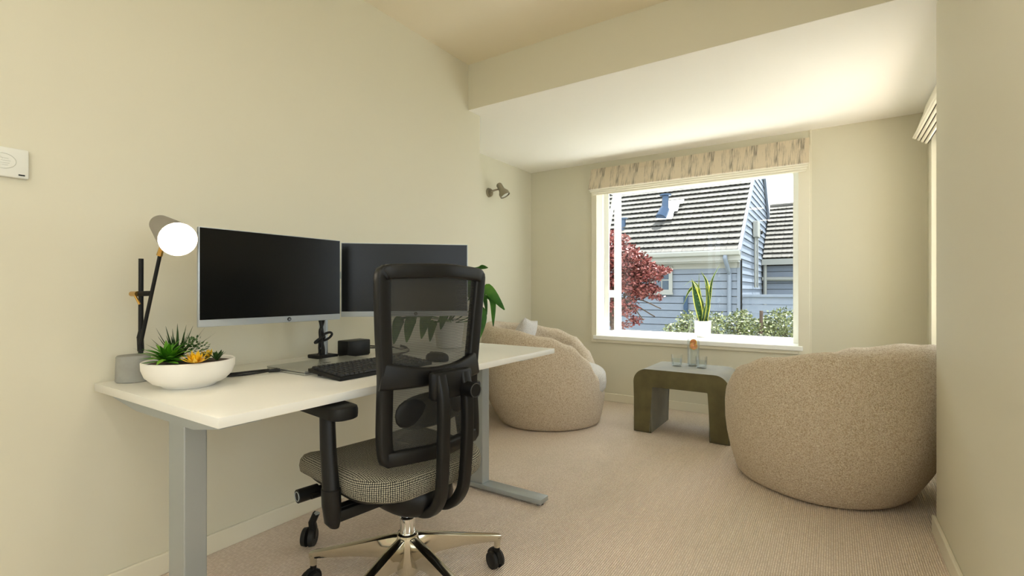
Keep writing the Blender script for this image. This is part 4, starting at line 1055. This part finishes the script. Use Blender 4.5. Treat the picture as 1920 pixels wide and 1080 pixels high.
# board fence
fe = thing('board_fence', (HXR, 10.03, -.7), 'pale blue horizontal board fence joined to the house corner', 'fence')
z = -.68; first = None
while z < .9:
    m_ = Matrix.Translation((HXR+.04, 10.05, z))
    if first is None: first = obj('fence_board', wboard(4.2), M['board'], fe, smooth=False, local=True); first.matrix_local = MW[fe].inverted() @ m_
    else: inst(first, fe, m_)
    z += PB
b = B(); bx(b, HXR+.04, HXR+4.24, 10.0, 10.10, z, z+.045); obj('top_rail', b, M['board'], fe, smooth=False)
for x in (HXR+.1, HXR+1.6, HXR+3.1):
    b = B(); bx(b, x, x+.09, 10.055, 10.14, -.7, z); obj('fence_post', b, M['board'], fe, smooth=False)

# ============================================================ GARDEN
def leaves(n, c, r, size, seed, flat=.6, hole=.0):
    q = random.Random(seed); vs_, fs = [], []
    for _ in range(n):
        while True:
            p = Vector((q.uniform(-1, 1), q.uniform(-1, 1), q.uniform(-1, 1)))
            if hole < p.length < 1: break
        p = Vector((p.x*r[0], p.y*r[1], p.z*r[2]))+Vector(c)
        d = Vector((q.gauss(0, 1), q.gauss(0, 1), q.gauss(0, flat))).normalized(); u = d.cross(Vector((q.gauss(0, 1), q.gauss(0, 1), q.gauss(0, 1)))).normalized()
        L_ = size*q.uniform(.7, 1.3); k = len(vs_)
        vs_ += [p, p+d*L_*.5+u*L_*.3, p+d*L_, p+d*L_*.5-u*L_*.3]; fs.append((k, k+1, k+2, k+3))
    return vs_, fs
def foliage(name, parent, parts, m_, kind='stuff'):
    V, Fc = [], []
    for vs_, fs in parts:
        k = len(V); V += [MW[parent].inverted() @ v for v in vs_]; Fc += [tuple(i+k for i in f) for f in fs]
    me = bpy.data.meshes.new(name); me.from_pydata(V, [], Fc); me.materials.append(m_)
    o = bpy.data.objects.new(name, me); COL.objects.link(o); o.parent = parent; o['kind'] = kind; return o
mc = P(1150, 530, 8.0)
t = thing('maple_tree', (mc.x, mc.y, -.7), 'red-leaved japanese maple outside in front of the neighbouring house', 'tree')
b = B(); tube(b, bez([(mc.x, mc.y, -.7), (mc.x+.03, mc.y, 0), (mc.x-.02, mc.y, .7), (mc.x+.03, mc.y, 1.3)], 5), [.06]*8+[.045]*8, 8); obj('trunk', b, M['bark'], t)
b = B(); rq = random.Random(3)
for k in range(16):
    a = rq.uniform(0, 2*PI); e = P(1133+rq.uniform(-40, 105), rq.uniform(460, 600), 8.0); e.y += rq.uniform(-.35, .35)
    s0 = Vector((mc.x, mc.y, rq.uniform(.2, 1.1))); tube(b, bez([s0, (s0+e)/2+Vector((0, 0, .12)), e], 5), [.018]*5+[.010]*6, 6)
obj('branch', b, M['bark'], t, kind='stuff')
cl = []
for i, (px, py, rx, rz, n) in enumerate(((1150, 480, .42, .22, 900), (1185, 495, .32, .22, 900), (1215, 512, .26, .16, 650), (1160, 530, .45, .22, 900), (1200, 545, .26, .14, 420), (1243, 507, .13, .05, 140), (1222, 540, .16, .06, 120),
        (1165, 575, .3, .16, 300), (1190, 600, .12, .05, 60), (1140, 450, .35, .16, 500), (1110, 520, .4, .5, 900), (1232, 557, .10, .03, 50), (1170, 610, .10, .05, 40))):
    cl.append(leaves(int(n*1.5), P(px, py, 8.0), (rx, .35 if rx > .2 else .15, rz), .062, 20+i))
foliage('crown', t, cl, M['maple'])
BL = [('low pale green shrub outside the window, below the maple tips', 1268, 622, .16, .12, 380), ('leafy shrub outside just left of the snake plant', 1290, 610, .13, .20, 520), ('leafy shrub outside behind the snake plant pot', 1343, 614, .13, .20, 520),
      ('variegated shrub outside with a bare dark stake, right of the snake plant', 1388, 612, .20, .22, 900), ('variegated shrub in the gap between its two neighbours under the fence', 1426, 622, .22, .18, 800), ('full variegated shrub outside at the right end of the window', 1470, 612, .27, .24, 1300)]
for i, (lb, px, py, rx, rz, n) in enumerate(BL):
    c = P(px, py, 6.2)
    t = thing('garden_shrub', (c.x, c.y, -.7), lb, 'shrub', group='shrubs below the window')
    b = B(); tube(b, [(c.x, c.y, -.7), (c.x+.02, c.y, -.1), (c.x, c.y, c.z)], [.02, .014, .008], 7)
    for q in range(5): tube(b, [(c.x, c.y, c.z-.35), (c.x+rnd.uniform(-.12, .12), c.y+rnd.uniform(-.1, .1), c.z+rnd.uniform(-.05, .1))], [.01, .005], 5)
    obj('stem', b, M['bark'], t)
    foliage('foliage', t, [leaves(n, c, (rx, .25, rz), .04, 60+i), leaves(n//2, c-Vector((0, 0, .35)), (rx*1.1, .28, .35), .05, 80+i)], M['bush'])
    if i == 3:
        b = B(); tube(b, [(c.x+.22, c.y, -.7), (c.x+.24, c.y, .78)], .02, 8); obj('stake', b, M['bark'], t)
